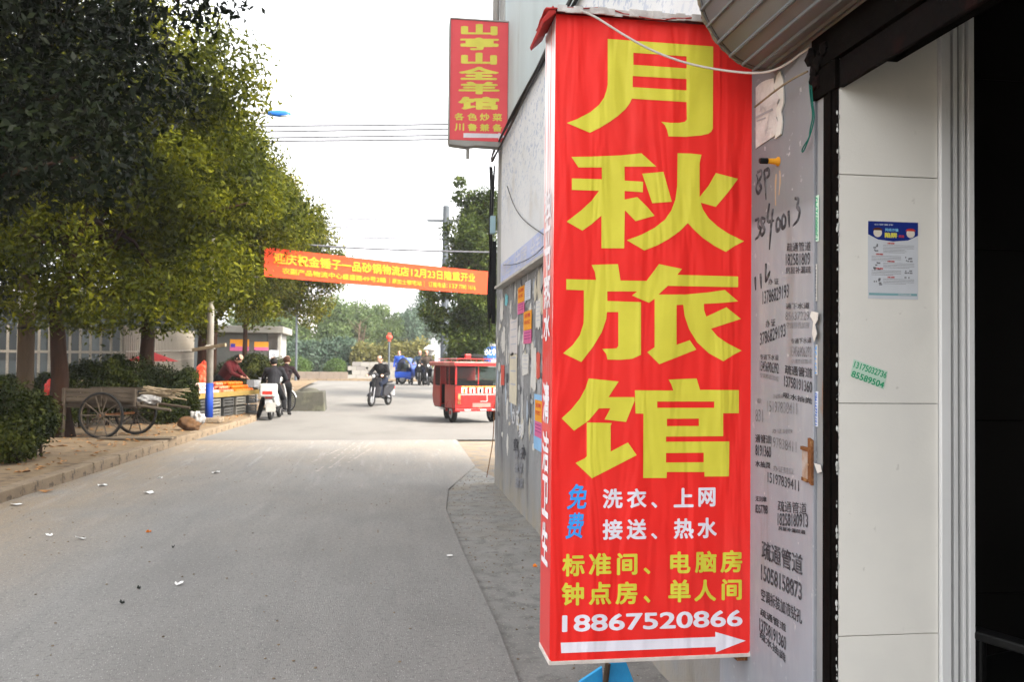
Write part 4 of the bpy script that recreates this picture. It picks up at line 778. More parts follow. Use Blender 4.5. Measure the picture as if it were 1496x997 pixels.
make_tree('camphor_tree', 'nearest and darkest tree, its large leaved crown overhanging the top left corner', (-6.3, 10.3, PZ), (-5.9, 10.3, 2.6), (-4.9, 10.4, 5.6), (3.1, 3.0, 2.9), .19, None, lf_dark, m_bark, 11, 80, 74000, .115, G_, extra=[(-3.2, 9.6, 3.6, .8), (-3.4, 10.4, 7.6, 1.0), (-2.7, 10.6, 6.4, .8), (-5.6, 9.4, 3.4, 1.0), (-4.6, 9.3, 3.3, .9)])
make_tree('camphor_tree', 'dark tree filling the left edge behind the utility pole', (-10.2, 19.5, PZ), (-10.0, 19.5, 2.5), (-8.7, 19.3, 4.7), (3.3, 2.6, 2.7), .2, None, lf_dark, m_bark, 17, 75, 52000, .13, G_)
t2 = onG(90, 637, PZ); t3b = onG(221, 612, PZ)
make_tree('camphor_tree', 'leafy tree with the bare reddish brown trunk beside the wooden handcart', t2, (t2.x-.15, t2.y, 2.6), (t2.x+.75, t2.y+.2, 5.4), (3.35, 3.2, 3.1), .17, None, lf_olive, m_bark, 12, 95, 90000, .115, G_, extra=[(t2.x+2.6, t2.y, 3.2, .9), (t2.x-1, t2.y, 2.8, 1.1), (t2.x+1, t2.y-.6, 2.7, 1.0), (t2.x-2.6, t2.y, 3.0, 1.2), (t2.x+1.9, t2.y-.3, 2.55, .7), (t2.x, t2.y-.5, 2.45, .7), (t2.x-1.8, t2.y-.4, 2.5, .9)])
make_tree('camphor_tree', 'olive green tree whose short trunk rises behind the middle of the long hedge', (-5.5, 21.3, PZ), (-5.5, 21.3, 2.7), (-4.75, 21.2, 5.3), (3.0, 2.8, 2.9), .2, None, lf_olive, m_bark, 13, 95, 95000, .12, G_, extra=[(-4.0, 18.7, 2.9, .7), (-3.9, 18.6, 3.9, .9), (-4.0, 18.6, 5.2, 1.0), (-3.7, 19.5, 6.2, .9), (-3.9, 21, 3.2, .8), (-5.2, 20.6, 2.7, .9), (-6.6, 21, 2.8, 1), (-7.6, 22, 2.9, 1.1)])
make_tree('camphor_tree', 'yellowish tree behind the blue and white lamp post, red bag on its trunk', (-5.05, 25.3, PZ), (-5.05, 25.3, 2.6), (-4.5, 25.2, 4.9), (2.6, 2.6, 2.7), .19, None, lf_olive, m_bark, 14, 80, 72000, .125, G_, extra=[(-3.6, 25, 2.9, .7), (-5, 24.6, 2.7, .8)])
make_tree('camphor_tree', 'slim young tree left of the other in front of the grey gatehouse', (-5.75, 30.5, gz(30)+PZ), (-5.7, 30.5, 2.9), (-4.4, 30.6, 5.5), (2.6, 2.6, 2.6), .10, None, lf_mid, m_bark, 15, 70, 54000, .135, G_)
make_tree('camphor_tree', 'slim tree in front of the gatehouse posters, farthest of the left row', (-5.2, 33.5, gz(33)+PZ), (-5.2, 33.5, 3.1), (-4.2, 33.6, 5.0), (2.55, 2.5, 2.4), .11, None, lf_mid, m_bark, 16, 68, 52000, .14, G_, extra=[(-2.3, 33.5, 4.6, .6), (-2.6, 33.5, 3.7, .7), (-2.9, 33.2, 3.1, .5), (-2.0, 33.4, 5.3, .5)])
def hedge(name, label, pts, n, size, m, seed, group=None, cat='hedge', stems=10, asp=.5):
    c = Vector(pts[0][:3]); c.z = gz(c.y)+PZ; t = thing(name, label, cat, c, 0, group)
    cl = [(a[0]-c.x, a[1]-c.y, a[2]-c.z, a[3], a[4], a[5]) for a in pts]; rg = random.Random(seed); sub = []
    for a in cl:
        for _ in range(9):
            z = rg.uniform(-.7, 1); an = rg.uniform(0, 6.28); q = math.sqrt(max(0, 1-z*z)); sub.append((a[0]+q*math.cos(an)*a[3]*.8, a[1]+q*math.sin(an)*a[4]*.8, a[2]+z*a[5]*.8, a[3]*.33, a[4]*.33, a[5]*.33))
    leaf_object('foliage', cl+sub, n, size, m, t, seed, asp=asp, shell=.6)
    s = MB()
    for k in range(stems):
        a = rg.choice(cl); s.tube([(a[0]+rg.uniform(-.1, .1), a[1]+rg.uniform(-.1, .1), -.02), (a[0]+rg.uniform(-.3, .3)*a[3], a[1]+rg.uniform(-.3, .3)*a[4], a[2]+a[5]*.4)], [.018, .008], 6)
    s.build('stem', m_bark, t); return t
def blob(px0, px1, v0, v1, Y, dep=.9):
    a = onY(px0, (v0+v1)/2, Y); b = onY(px1, (v0+v1)/2, Y); tz = onY((px0+px1)/2, v0, Y).z; bz = onY((px0+px1)/2, v1, Y).z
    return ((a.x+b.x)/2, Y, (tz+bz)/2, (b.x-a.x)/2, dep, (tz-bz)/2)
hedge('round_bush', 'loose leafy bush at the left edge of the picture on the dusty pavement', [blob(-60, 50, 552, 665, 12.6, .8), blob(20, 82, 575, 655, 12.9, .6), blob(-90, 0, 560, 675, 12.2, .6), blob(-20, 60, 600, 680, 12.3, .5)], 26000, .062, lf_hedge, 31, None, 'bush', 22)
hedge('clipped_hedge', 'long clipped hedge behind the wooden handcart', [blob(85, 160, 528, 620, 18.8), blob(120, 200, 521, 612, 19.2), blob(160, 240, 522, 612, 19.6), blob(205, 272, 532, 622, 19.9), blob(235, 290, 545, 622, 20.2, .7), blob(255, 292, 538, 600, 22.5, .7)], 60000, .062, lf_hedge, 32)
hedge('clipped_hedge', 'dark clipped hedge mound in front of the grey gatehouse', [blob(325, 375, 522, 572, 30), blob(352, 402, 517, 575, 29.5), blob(385, 424, 522, 578, 28.8, .8), blob(310, 345, 530, 575, 31)], 30000, .08, lf_hedge, 33)
hedge('low_bush', 'low green shrubs at the foot of the white railings', [blob(40, 100, 545, 600, 22), blob(0, 60, 548, 600, 23), blob(-40, 20, 545, 600, 23)], 14000, .07, lf_hedge, 34, None, 'shrub')
# utility pole with paper notice
q = onG(35, 632, PZ); t = thing('utility_pole', 'pale concrete utility pole with a pasted paper band, left of the bare tree trunk', 'pole', q)
MB().tube([(0, 0, -.1), (0, 0, 9)], [.15, .10], 16).build('shaft', m_bark_l, t, smooth=True); MB().tube([(0, 0, 2.2), (0, 0, 2.6)], .152, 16).build('paper_band', m_paper, t, smooth=True); MB().tube([(0, 0, 1.9), (0, 0, 1.93)], .155, 16).build('wire_band', m_black, t)
# railings and building behind
m_rail = M('railing_white', (.22, .195, .155), (.16, .14, .115), 3, .7, c3=(.3, .26, .22), s3=3)
fa = thing('white_railing', 'white steel railings with wide upright bars behind the hedge, left section facing the lane', 'fence', (-7.4, 26, gz(26)+.1)); sl0 = None
for i in range(27):
    if sl0 is None: sl0 = MB().box((-.03, -.02, 0), (.03, .02, 2.35)).build('bar', m_rail, fa, bevel=.004); o = sl0
    else: o = sl0.copy(); COL.objects.link(o)
    o.location = (-i*.27, 0, 0)
MB().box((-7.3, -.035, 1.55), (.1, -.021, 1.62)).build('rail', m_rail, fa); MB().box((-7.3, -.035, .45), (.1, -.021, .52)).build('rail', m_rail, fa)
fb = thing('white_railing', 'white steel railings with close upright bars running back towards the gatehouse', 'fence', (-7.35, 26.1, gz(26)+.1)); dv = Vector((-8.6+7.35, 41-26.1, 0)); Lb = dv.length; dn = dv.normalized(); sl0 = None
for i in range(48):
    p = dn*(Lb*i/47); z = gz(26.1+p.y)-gz(26)
    if sl0 is None: sl0 = MB().box((-.02, -.055, 0), (.02, .055, 2.35)).build('bar', m_rail, fb, bevel=.004); o = sl0
    else: o = sl0.copy(); COL.objects.link(o)
    o.location = (p.x, p.y, z)
for z in (.45, 1.6): MB().tube([(.03, 0, z), (dn.x*Lb+.03, dn.y*Lb, z+.2)], .03, 6).build('rail', m_rail, fb)
wh = thing('storage_building', 'low bluish grey building with dark windows behind the white railings', 'building', (-17, 44, gz(44)))
MB().box((-12, 0, 0), (6.5, 8, 4.2)).build('wall', M('bluish_wall', (.018, .022, .024), (.012, .015, .016), .6, .9), wh); MB().box((-12.4, -.4, 4.2), (6.9, 8.4, 4.5)).build('roof', m_conc, wh)
w0_ = None
for i in range(7):
    if w0_ is None: w0_ = MB().box((-.7, -.05, 1.1), (.7, .02, 2.7)).build('window', M('dark_glass', (.008, .010, .011), None, 3, .5, spec=.1), wh); o = w0_
    else: o = w0_.copy(); COL.objects.link(o)
    o.location = (-10.6+i*2.5, 0, 0)
# gatehouse
Yg = 37.0; ga = onY(300, 500, Yg).x; gb = onY(409, 500, Yg).x; gt = onY(380, 487, Yg).z
gh = thing('gatehouse', 'grey flat roofed gatehouse with two orange posters behind the clipped hedge', 'building', (ga, Yg, gz(Yg))); gw = gb-ga; gh_ = gt-gz(Yg)
m_gh = M('gatehouse_plaster', (.11, .113, .104), (.085, .086, .08), 1, .9, .3, 20); MB().box((0, 0, 0), (gw-.5, 3, gh_)).build('wall', m_gh, gh); MB().box((gw-.5, .25, 0), (gw-.08, 3, gh_)).build('recessed_bay', m_conc, gh)
MB().box((gw-.08, -.05, 0), (gw+.04, .2, gh_)).build('white_post', M('post_white', (.34, .33, .30)), gh); MB().box((-.2, -.3, gh_), (gw+.15, 3.2, gh_+.28)).build('roof_slab', M('pale_roof', (.24, .23, .205), (.19, .185, .165), 2), gh, bevel=.02)
def gp(px0, px1, v0, v1, label, navy):
    a = onY(px0, v0, Yg-.03); b = onY(px1, v1, Yg-.03); t = thing('gate_poster', label, 'poster', (a.x, Yg-.03, b.z)); w_, h = b.x-a.x, a.z-b.z
    MB().box((0, 0, h*.38), (w_, .02, h)).build('upper_sheet', m_or, t); MB().box((0, 0, 0), (w_, .02, h*.38)).build('lower_sheet', m_pk, t)
    if navy: MB().box((.03, -.012, h*.3), (w_*.28, -.002, h*.62)).build('blue_patch', M('violet', (.08, .06, .4)), t)
gp(336, 363.5, 496, 513, 'left orange and pink poster on the gatehouse wall, with a blue patch', 1); gp(371.5, 392, 499.5, 512.5, 'right orange and pink poster on the gatehouse wall', 0)
a = onY(393.5, 512, Yg-.06); b = onY(407, 530, Yg-.06); t = thing('notice_sheet', 'pale bluish notice sheet at the right end of the gatehouse', 'notice', (a.x, Yg-.06, b.z)); MB().box((0, 0, 0), (b.x-a.x, .02, a.z-b.z)).build('sheet', m_pblue, t)
for i in range(5): MB().box((.05, -.005, (a.z-b.z)*(.85-.16*i)), (b.x-a.x-.05, -.001, (a.z-b.z)*(.88-.16*i))).build('printed_line', MATS['soft_print'], t)
# tree on the right beyond the corner
make_tree('roadside_tree', 'tall dark green tree beyond the building corner, behind the red three wheeler', (3.0, 33, gz(33)), (2.8, 33, 2.6), (3.35, 33, 4.9), (1.35, 1.6, 3.4), .16, None, lf_road, m_bark, 21, 60, 62000, .15, cr=(.4, .7), flat=1.1, extra=[(2.75, 33, 7.7, .5), (2.6, 33, 8.3, .3), (1.75, 33, 4.2, .65), (1.6, 33, 3.4, .55), (2.1, 33, 3.0, .7), (2.3, 33, 4.9, .5), (3.6, 33, 6.8, .8), (2.9, 32.6, 2.3, .9), (3.1, 32.5, 1.5, .6), (2.5, 32.6, 1.7, .5)])
make_tree('roadside_tree', 'thin spreading tree behind the blue signboard, half hidden by the building corner', (5.2, 38, gz(38)), (5.0, 38, 2.2), (4.6, 38, 3.2), (2.2, 1.5, 1.5), .1, None, lf_hedge, m_bark, 22, 26, 9000, .15, cr=(.3, .5), limbs=20)
# far trees beyond the cross road
FT = [(447, 472, 522, 62, lf_far, 'round green far tree just right of the thin grey lamp post'), (468, 500, 443, 66, lf_far, 'tall round crowned hazy green tree below the left part of the red banner'), (498, 545, 447, 70, lf_far, 'broad hazy green tree in the middle of the far tree belt'),
      (540, 578, 452, 74, lf_far, 'hazy green tree right of the bare trunked one in the far belt'), (574, 612, 458, 76, lf_blue, 'bluish hazy tree behind the red lantern'), (600, 640, 428, 80, lf_blue, 'tallest bluish hazy tree of the far belt, left of the dark roadside tree'),
      (405, 445, 470, 64, lf_far, 'hazy tree at the left end of the far belt above the round shrubs'), (640, 690, 450, 84, lf_blue, 'hazy tree mostly hidden behind the dark roadside tree'), (340, 405, 455, 70, lf_far, 'hazy tree far behind the gatehouse'), (690, 760, 460, 84, lf_blue, 'hazy tree far behind the building corner')]
for i, (p0, p1, vt, Y, lm, lab) in enumerate(FT):
    a = onY(p0-8, 500, Y); b = onY(p1+8, 500, Y); tz = onY((p0+p1)/2, vt-3, Y).z; cx = (a.x+b.x)/2; rx = (b.x-a.x)/2
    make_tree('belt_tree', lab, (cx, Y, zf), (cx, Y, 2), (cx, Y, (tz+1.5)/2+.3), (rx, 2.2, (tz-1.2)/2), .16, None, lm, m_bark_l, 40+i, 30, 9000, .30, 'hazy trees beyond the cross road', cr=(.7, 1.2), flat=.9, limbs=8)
def thicket(name, label, px0, px1, v0, Y, n, m, seed, group=None, cat='shrubs'):
    k = 6; w_ = (px1-px0)/k; hedge(name, label, [blob(px0+i*w_-8, px0+(i+1)*w_+8, v0+random.Random(seed+i).uniform(-5, 5), 556, Y, 1.0) for i in range(k)], n, .24, m, seed, group, cat, 20)
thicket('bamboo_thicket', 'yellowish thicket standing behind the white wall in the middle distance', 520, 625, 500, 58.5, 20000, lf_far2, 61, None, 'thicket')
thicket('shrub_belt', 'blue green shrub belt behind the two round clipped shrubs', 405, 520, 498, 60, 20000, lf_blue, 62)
bt = onY(523, 540, 61); t = thing('bare_tree', 'leafless pale forked tree in the far belt', 'tree', (bt.x, 61, zf)); mb = MB(); rg = random.Random(9)
for k in range(3):
    top = Vector((rg.uniform(-.8, 1.0), rg.uniform(-.5, .5), 3.6+rg.uniform(0, .9))); mb.tube([(0, 0, 0), (top.x*.2, 0, 1.4), top], [.09, .07, .02], 6)
    for j in range(6): q0 = Vector((top.x*.2, 0, 1.4)).lerp(top, rg.uniform(.1, .9)); mb.tube([q0, q0+Vector((rg.uniform(-.8, .8), rg.uniform(-.4, .4), rg.uniform(.3, .9)))], [.03, .008], 5)
mb.build('branches', m_bark_l, t)
for p0, p1, v0, lab in ((413, 455, 521, 'round clipped shrub on the far side of the road, left of the two'), (474, 506, 525, 'round clipped shrub on the far side of the road, right of the two')):
    hedge('ball_shrub', lab, [blob(p0, p1, v0, 553, 55, .9)], 11000, .10, lf_ball, 70+p0, 'round clipped shrubs across the road', 'shrub', 5)
pw_ = thing('planter_wall', 'low beige planter wall below the round clipped shrubs', 'wall', (onY(425, 550, 53.2).x, 53.2, zf+.1)); L0 = onY(508, 550, 53.2).x-onY(425, 550, 53.2).x
for i in range(8): MB().box((i*L0/8, 0, 0), ((i+.985)*L0/8, .35, .42)).build('block', M('beige_render', (.16, .13, .105), (.135, .11, .09), 2), pw_, bevel=.01)
ww = thing('stone_wall', 'pale block wall across the road behind the motorcyclist', 'wall', (onY(508, 540, 54.5).x, 54.5, zf+.1)); L0 = onY(628, 540, 54.5).x-onY(508, 540, 54.5).x; rg = random.Random(5); m_pb = [M('pale_block_%d' % k, c, tuple(v*.9 for v in c), 3) for k, c in enumerate(((.21, .20, .18), (.18, .17, .16), (.24, .23, .21)))]
for j in range(4):
    for i in range(9): MB().box(((i+(j % 2)*.5)*L0/9.5, rg.uniform(0, .03), j*.26), ((i+.97+(j % 2)*.5)*L0/9.5, .3, j*.26+.25)).build('block', m_pb[rg.randrange(3)], ww)
# towers in the haze
for p0, p1, vt, Y, lab in ((398, 438, 405, 330, 'pale apartment tower faint in the haze, left of the two'), (446, 488, 405, 360, 'pale apartment tower faint in the haze, right of the two')):
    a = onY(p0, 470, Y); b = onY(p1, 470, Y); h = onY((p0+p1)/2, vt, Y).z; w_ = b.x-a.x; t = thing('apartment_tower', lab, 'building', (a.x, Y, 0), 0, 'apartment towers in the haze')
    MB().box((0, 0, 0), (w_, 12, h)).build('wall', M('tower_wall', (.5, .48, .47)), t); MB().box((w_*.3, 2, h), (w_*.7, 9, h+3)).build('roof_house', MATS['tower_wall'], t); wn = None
    for i in range(4):
        for j in range(int(h/3)-1):
            if wn is None: wn = MB().box((0, -.1, 0), (w_*.13, .05, 1.7)).build('window', MATS['dark_glass'], t); o = wn
            else: o = wn.copy(); COL.objects.link(o)
            o.location = (w_*(.1+.22*i), 0, 1.5+3*j)
# ---------------------------------------------------------------- poles, lamps, lines
def pole_lamp(px, v, Y, top_v, label, kind):
    b = onY(px, v, Y); b.z = gz(Y)+(.12 if Y > 52 else 0); z = onY(px, top_v, Y).z-b.z; t = thing('street_lamp', label, 'lamp post', b); MB().tube([(0, 0, 0), (0, 0, z)], [.07, .045], 10).build('post', M('grey_post', (.07, .08, .09)), t)
    if kind == 0: MB().box((.08, -.1, z*.48), (.3, .1, z*.6)).build('meter_box', m_alu, t, bevel=.01); MB().tube([(0, 0, z), (.9, 0, z+.2)], .04, 8).build('arm', MATS['grey_post'], t); MB().box((.8, -.1, z+.15), (1.4, .1, z+.27)).build('lamp_head', m_alu, t, bevel=.03)
    else: MB().lathe([(.1, z), (.42, z+.04), (.4, z+.1), (.12, z+.3)], n=14).build('lamp_head', m_alu, t); MB().lathe([(.14, z-.3), (.2, z)], n=12).build('glass_cone', m_conc, t)
pole_lamp(432, 556, 47, 380, 'thin grey lamp post with a small white box, right of the gatehouse', 0); pole_lamp(629, 556, 50, 512, 'short lamp post with a round cap near the parked three wheelers', 1)
b = onY(568, 545, 53.5); t = thing('lantern_post', 'dark post with a round red lantern on top behind the motorcyclist', 'lantern post', (b.x, 53.5, zf)); z = onY(568, 499, 53.5).z-zf
MB().tube([(0, 0, 0), (0, 0, z)], .06, 8).build('post', MATS['grey_post'], t); MB().ball((0, 0, z+.25), .19, 14, (1, 1, .85)).lathe([(.1, z), (.12, z+.05)]).lathe([(.1, z+.45), (.12, z+.5)]).build('lantern', M('lantern_red', (.7, .08, .05)), t, smooth=True)
q = onG(305, 618, PZ); t = thing('street_lamp', 'blue and white lamp post at the fruit stall, blue lamp head far above', 'lamp post', q); Yq = q.y
MB().tube([(0, 0, 0), (0, 0, .86)], [.088, .08], 14).build('blue_base', M('lamp_blue', (.008, .035, .22), (.008, .03, .18), 8, .5), t, smooth=True); MB().tube([(0, 0, .861), (0, 0, 6.9)], [.078, .05], 14).build('white_shaft', M('lamp_white', (.33, .305, .265), (.26, .24, .21), 6, .6, c3=(.3, .26, .22), s3=12, lo3=.6, hi3=.65), t, smooth=True)
hd = onY(408, 166, Yq)-q; MB().tube([(0, 0, 6.85), (.5, 0, hd.z+.0), (hd.x-.2, 0, hd.z)], .03, 8).build('arm', MATS['lamp_white'], t)
MB().lathe([(.03, -.27), (.06, -.2), (.075, 0), (.07, .15), (.03, .25)], (hd.x, 0, hd.z), 'x', 14, (.8, 1)).build('lamp_head', M('head_blue', (.02, .12, .42), None, 5, .35), t, smooth=True); MB().lathe([(.02, -.05), (.055, .05), (.055, .2), (.02, .24)], (hd.x, 0, hd.z-.04), 'x', 14, (.8, .7)).build('lamp_glass', M('lamp_glass', (.5, .5, .48)), t, smooth=True)
tag(MB().box((-.28, -.26, 0), (.28, .26, .12)).build('concrete_footing', m_kerb, None, bevel=.03, loc=(q.x, q.y, .145)), 'low concrete footing block under the blue and white lamp post', 'footing')
o = MB().box((-.42, -.03, -.035), (.42, .03, .035)).build('wooden_batten', m_woodp, None, bevel=.006, loc=(q.x, q.y-.11, onY(305, 508, Yq).z)); o.rotation_euler = (0, R(-8), R(-25)); tag(o, 'short pale wooden batten tied crosswise to the blue and white lamp post', 'batten')
tag(MB().torus((0, 0, 0), .09, .02, 'z').torus((0, -.02, .04), .09, .016, 'z').build('binding_rag', m_paper, None, loc=(q.x, q.y, onY(305, 508, Yq).z-.01)), 'white rag knotted round the lamp post and batten', 'rag')
b = onY(649, 540, 45); t = thing('utility_pole', 'tall concrete utility pole with one short crossarm behind the dark roadside tree', 'pole', (b.x, 45, gz(45))); z = onY(649, 301, 45).z-.35
MB().tube([(0, 0, 0), (0, 0, z)], [.22, .17], 12).build('shaft', MATS['grey_post'], t); za = onY(640, 323, 45).z-.35; MB().box((-.95, -.05, za-.05), (.3, .05, za+.05)).build('crossarm', MATS['grey_post'], t)
m_wire = M('wire', (.10, .10, .11))
for i, (v0, v1) in enumerate(((183, 182), (191, 189), (200, 198), (205, 204))): tube_thing('power_line', ('power line crossing the white sky behind the restaurant sign, %s of four' % ('topmost', 'second', 'third', 'lowest')[i]), 'cable', [onY(240, v0+5, 40), onY(400, v0+1, 40), onY(560, v1+1, 40), onY(800, v1-3, 40)], .045, m_wire, 5, 'power lines behind the restaurant sign')
tube_thing('power_line', 'dark sagging line just above the right half of the red banner', 'cable', [onY(380, 352, 29), onY(500, 362, 29), onY(600, 366, 29), onY(722, 369, 29), onY(790, 370, 29)], .03, m_wire, 5)
for v0, v1, nm_ in ((331, 333, 'middle'), (345, 350, 'lowest'), (318, 322, 'topmost')): tube_thing('power_line', nm_+' of the three thin faint lines in the sky above the red banner', 'cable', [onY(420, v0, 46), onY(560, (v0+v1)/2+1, 46), onY(800, v1, 46)], .035, m_wire, 5, 'faint lines above the banner')
# banner
BL, BT = onY(386, 404, 21), onY(386, 361, 21); BRt = onY(713, 397, 26.5); BRb = onY(713, 430.5, 26.5)
t = thing('banner', 'long orange red cloth banner with yellow lettering strung across the lane', 'banner', BL)
nb = (BRt-BT).cross(Vector((0, 0, 1))).normalized(); nb = -nb if nb.y > 0 else nb
def bf_(u, v, off=0): p = BL.lerp(BRb, u).lerp(BT.lerp(BRt, u), v); p.z -= .02*math.sin(math.pi*u); return p-BL+nb*(.012*math.sin(u*31)+off)
m_ban = M('banner_cloth', (.66, .065, .022), (.60, .058, .02), 3, .75); N, L, b = mnode(m_ban); tr = N.new('ShaderNodeBsdfTranslucent'); tr.inputs[0].default_value = (.85, .10, .04, 1); mx = N.new('ShaderNodeMixShader'); mx.inputs[0].default_value = .45; L.new(b.outputs[0], mx.inputs[1]); L.new(tr.outputs[0], mx.inputs[2]); L.new(mx.outputs[0], N['Material Output'].inputs[0])
MB().grid(bf_, 90, 6).build('cloth', m_ban, t, smooth=True)
def btext(s, u0, u1, v0, v1, m):
    me = text_mesh(s, .035, 0, 0, 'lettering'); n = len(me.vertices); co = np.empty(n*3, 'f'); me.vertices.foreach_get('co', co); co = co.reshape(-1, 3); lo, hi = co.min(0), co.max(0)
    for i, v in enumerate(me.vertices): v.co = bf_(u0+(u1-u0)*(co[i, 0]-lo[0])/(hi[0]-lo[0]), v0+(v1-v0)*(co[i, 1]-lo[1])/(hi[1]-lo[1]), .012+co[i, 2]*.3)
    link('lettering', me, m, t)
btext('迎庆祝金锤子一品砂锅物流店12月23日隆重开业', .03, .925, .47, .86, m_gold); btext('农副产品物流中心盛盛路49号2幢', .06, .475, .14, .36, m_gold); btext('｜原加士顿宅站｜', .49, .655, .14, .36, m_gold); btext('订座电话：', .675, .775, .14, .36, m_gold)
for s_t, u0_ in (('137', .785), ('7780', .832), ('1616', .885)): btext(s_t, u0_, u0_+.042, .15, .34, m_gold)
for a, b2, lab in ((BT, Vector((-4.75, 21, BT.z+.25)), 'upper'), (BL, Vector((-4.75, 21, BL.z-.2)), 'lower')): MB().tube([a-BL, b2-BL], .008, 5).build('cord', m_wire, t)
for a, b2, lab in ((BRt, onY(760, 388, 29), 'upper'), (BRb, onY(760, 418, 29), 'lower')): MB().tube([a-BL, b2-BL], .008, 5).build('cord', m_wire, t)
# blue board
Yb = 34; a = onY(689, 506, Yb); b = onY(760, 532, Yb); t = thing('shop_signboard', 'blue signboard with white characters behind the red three wheeler', 'signboard', (a.x, Yb, b.z)); w_, h = b.x-a.x, a.z-b.z
MB().box((0, .05, -.6), (w_+1, .2, h+.1)).build('grey_backing', m_conc, t); MB().box((.35, 0, 0), (w_+.9, .05, h)).build('blue_panel', M('board_blue', (.04, .14, .50)), t); MB().box((.4, .1, -b.z+gz(Yb)), (.5, .2, -.6)).box((w_, .1, -b.z+gz(Yb)), (w_+.1, .2, -.6)).build('leg', m_conc, t)
place_text('农村合作银行', Vector((.42, 0, h*.68)), Vector((2.6, 0, h*.68)), h*.4, NY, M('board_white', (.75, .76, .78)), t, 'lettering', .03, 0, .004); place_text('便民服务点', Vector((.75, 0, h*.2)), Vector((2.5, 0, h*.2)), h*.22, NY, MATS['board_white'], t, 'lettering', .02, 0, .004)
# ---------------------------------------------------------------- wooden handcart
cq = onG(147, 642, PZ); t = thing('handcart', 'old wooden two wheeled handcart with a flat load tray under the trees', 'handcart', (cq.x, cq.y, PZ), R(-12))
Rw = .40
def spoked(c, Rr, parent, n=10, name='wheel', ax='y', tyre=.022, m_r=m_wood, m_s=m_wood):
    w_ = MB().torus((0, 0, 0), Rr-tyre, tyre, ax, 32, 8).build(name, m_rubber, parent, smooth=True, loc=c)
    MB().torus((0, 0, 0), Rr-tyre*2.1, tyre*.6, ax, 32, 6).build('rim', m_r, w_, smooth=True)
    s = MB()
    for k in range(n):
        a = 2*math.pi*k/n; d = Vector((math.cos(a), 0, math.sin(a))) if ax == 'y' else Vector((0, math.cos(a), math.sin(a))); s.tube([d*.04, d*(Rr-tyre*2.1)], .012 if n < 14 else .0035, 5)
    s.build('spoke', m_s, w_); MB().lathe([(.05, -.05), (.05, .05)], (0, 0, 0), ax, 12).build('hub', m_r, w_); return w_
spoked((0, 0, Rw), Rw, t, 10); spoked((.12, .95, Rw), Rw, t, 10); MB().tube([(0, -.05, Rw), (.12, 1.0, Rw)], .025, 8).build('axle', m_rust, t)
z0, z1 = .60, .86
for i in range(7): MB().box((-.75, .1+i*.125, z0), (.58, .1+i*.125+.118, z0+.03)).build('floor_plank', m_wood, t, bevel=.004)
for j in range(3): MB().box((-.75, .07, z0+.03+j*.077), (.58, .095, z0+.03+j*.077+.071)).build('side_plank', m_wood, t, bevel=.004); MB().box((-.75, .98, z0+.03+j*.077), (.58, 1.005, z0+.03+j*.077+.071)).build('side_plank', m_wood, t, bevel=.004)
for x in (-.7, -.05, .55): MB().box((x-.02, .04, z0-.04), (x+.02, .07, z1)).build('stake', m_wood, t)
for y in (.15, .9): MB().tube([(.5, y, z0-.02), (1.15, y, z0-.1)], .025, 8).build('shaft_handle', m_wood, t); MB().tube([(-.73, y, z0), (-.76, y, .02)], .025, 8).build('prop_leg', m_wood, t)
MB().box((-.75, .15, z0-.08), (.58, .21, z0)).box((-.75, .82, z0-.08), (.58, .88, z0)).build('bearer', m_wood, t)
def on_cart(x, y, z): return Vector((cq.x, cq.y, PZ))+Matrix.Rotation(R(-12), 3, 'Z') @ Vector((x, y, z))
rg = random.Random(77)
s_ = MB(); s_.crumple((0, 0, -.03), .15, (1.3, 1, .5), .45, 2.4, 3); tag(s_.build('cloth_bundle', M('white_cloth', (.27, .26, .25), (.18, .175, .17), 12, .9, .5, 20), None, smooth=True, loc=on_cart(.66, .35, z1-.17)), 'crumpled white cloth bundle on the right end of the handcart', 'bundle')
s_ = MB()
for k in range(16): a = rg.uniform(-.5, .5); s_.tube([(rg.uniform(-.3, 0), rg.uniform(-.2, .2), rg.uniform(0, .14)), (rg.uniform(.25, .55), rg.uniform(-.3, .3), rg.uniform(-.12, .1))], .012, 5)
tag(s_.build('stick_bundle', m_woodp, None, loc=on_cart(.72, .5, z1-.10)), 'bundle of pale sticks and palm leaves poking out of the handcart', 'sticks')
for i, (px, v, lab) in enumerate(((161, 641, 'pale brick chocking the handcart wheel'),)): p = onG(px, v, PZ); o = MB().box((-.12, -.06, 0), (.12, .06, .11)).build('brick', m_kerb, None, bevel=.006, loc=p); o.rotation_euler.z = .2; tag(o, lab, 'brick')
p = onG(198, 643, PZ); t = thing('wooden_pallet', 'flat weathered boards lying on the pavement right of the handcart wheel', 'boards', (p.x, p.y, .165), R(-4))
for k in range(4): MB().box((-.6, k*.12-.1, 0), (.6, k*.12-.0, .022)).build('board', m_woodp if k % 2 else m_wood, t)
p = onG(279, 630, PZ); t = thing('sack', 'brown sack with a white plastic top slumped beside the lamp post', 'sack', (p.x, p.y+.15, .13)); MB().crumple((-.05, 0, .14), .18, (1.15, .9, .85), .3, 1.6, 5).build('brown_body', M('burlap', (.12, .065, .032), (.08, .045, .024), 12, .95), t, smooth=True); MB().crumple((.07, .05, .24), .14, (1.0, .9, 1.0), .5, 2.2, 7).build('white_top', MATS['white_cloth'], t, smooth=True)
p = onG(222, 640, PZ); a = onY(222, 524, 27); t = thing('red_parasol', 'half folded red and white parasol behind the clipped hedge', 'parasol', (a.x, 27, gz(27)+.1)); zz = a.z-gz(27)+.1
mb = MB(); n = 10
for k in range(n): a0, a1 = 2*math.pi*k/n, 2*math.pi*(k+1)/n; mb.add([(0, 0, zz), (.75*math.cos(a0), .75*math.sin(a0), zz-.28), (.75*math.cos(a1), .75*math.sin(a1), zz-.28)], [(0, 1, 2)])
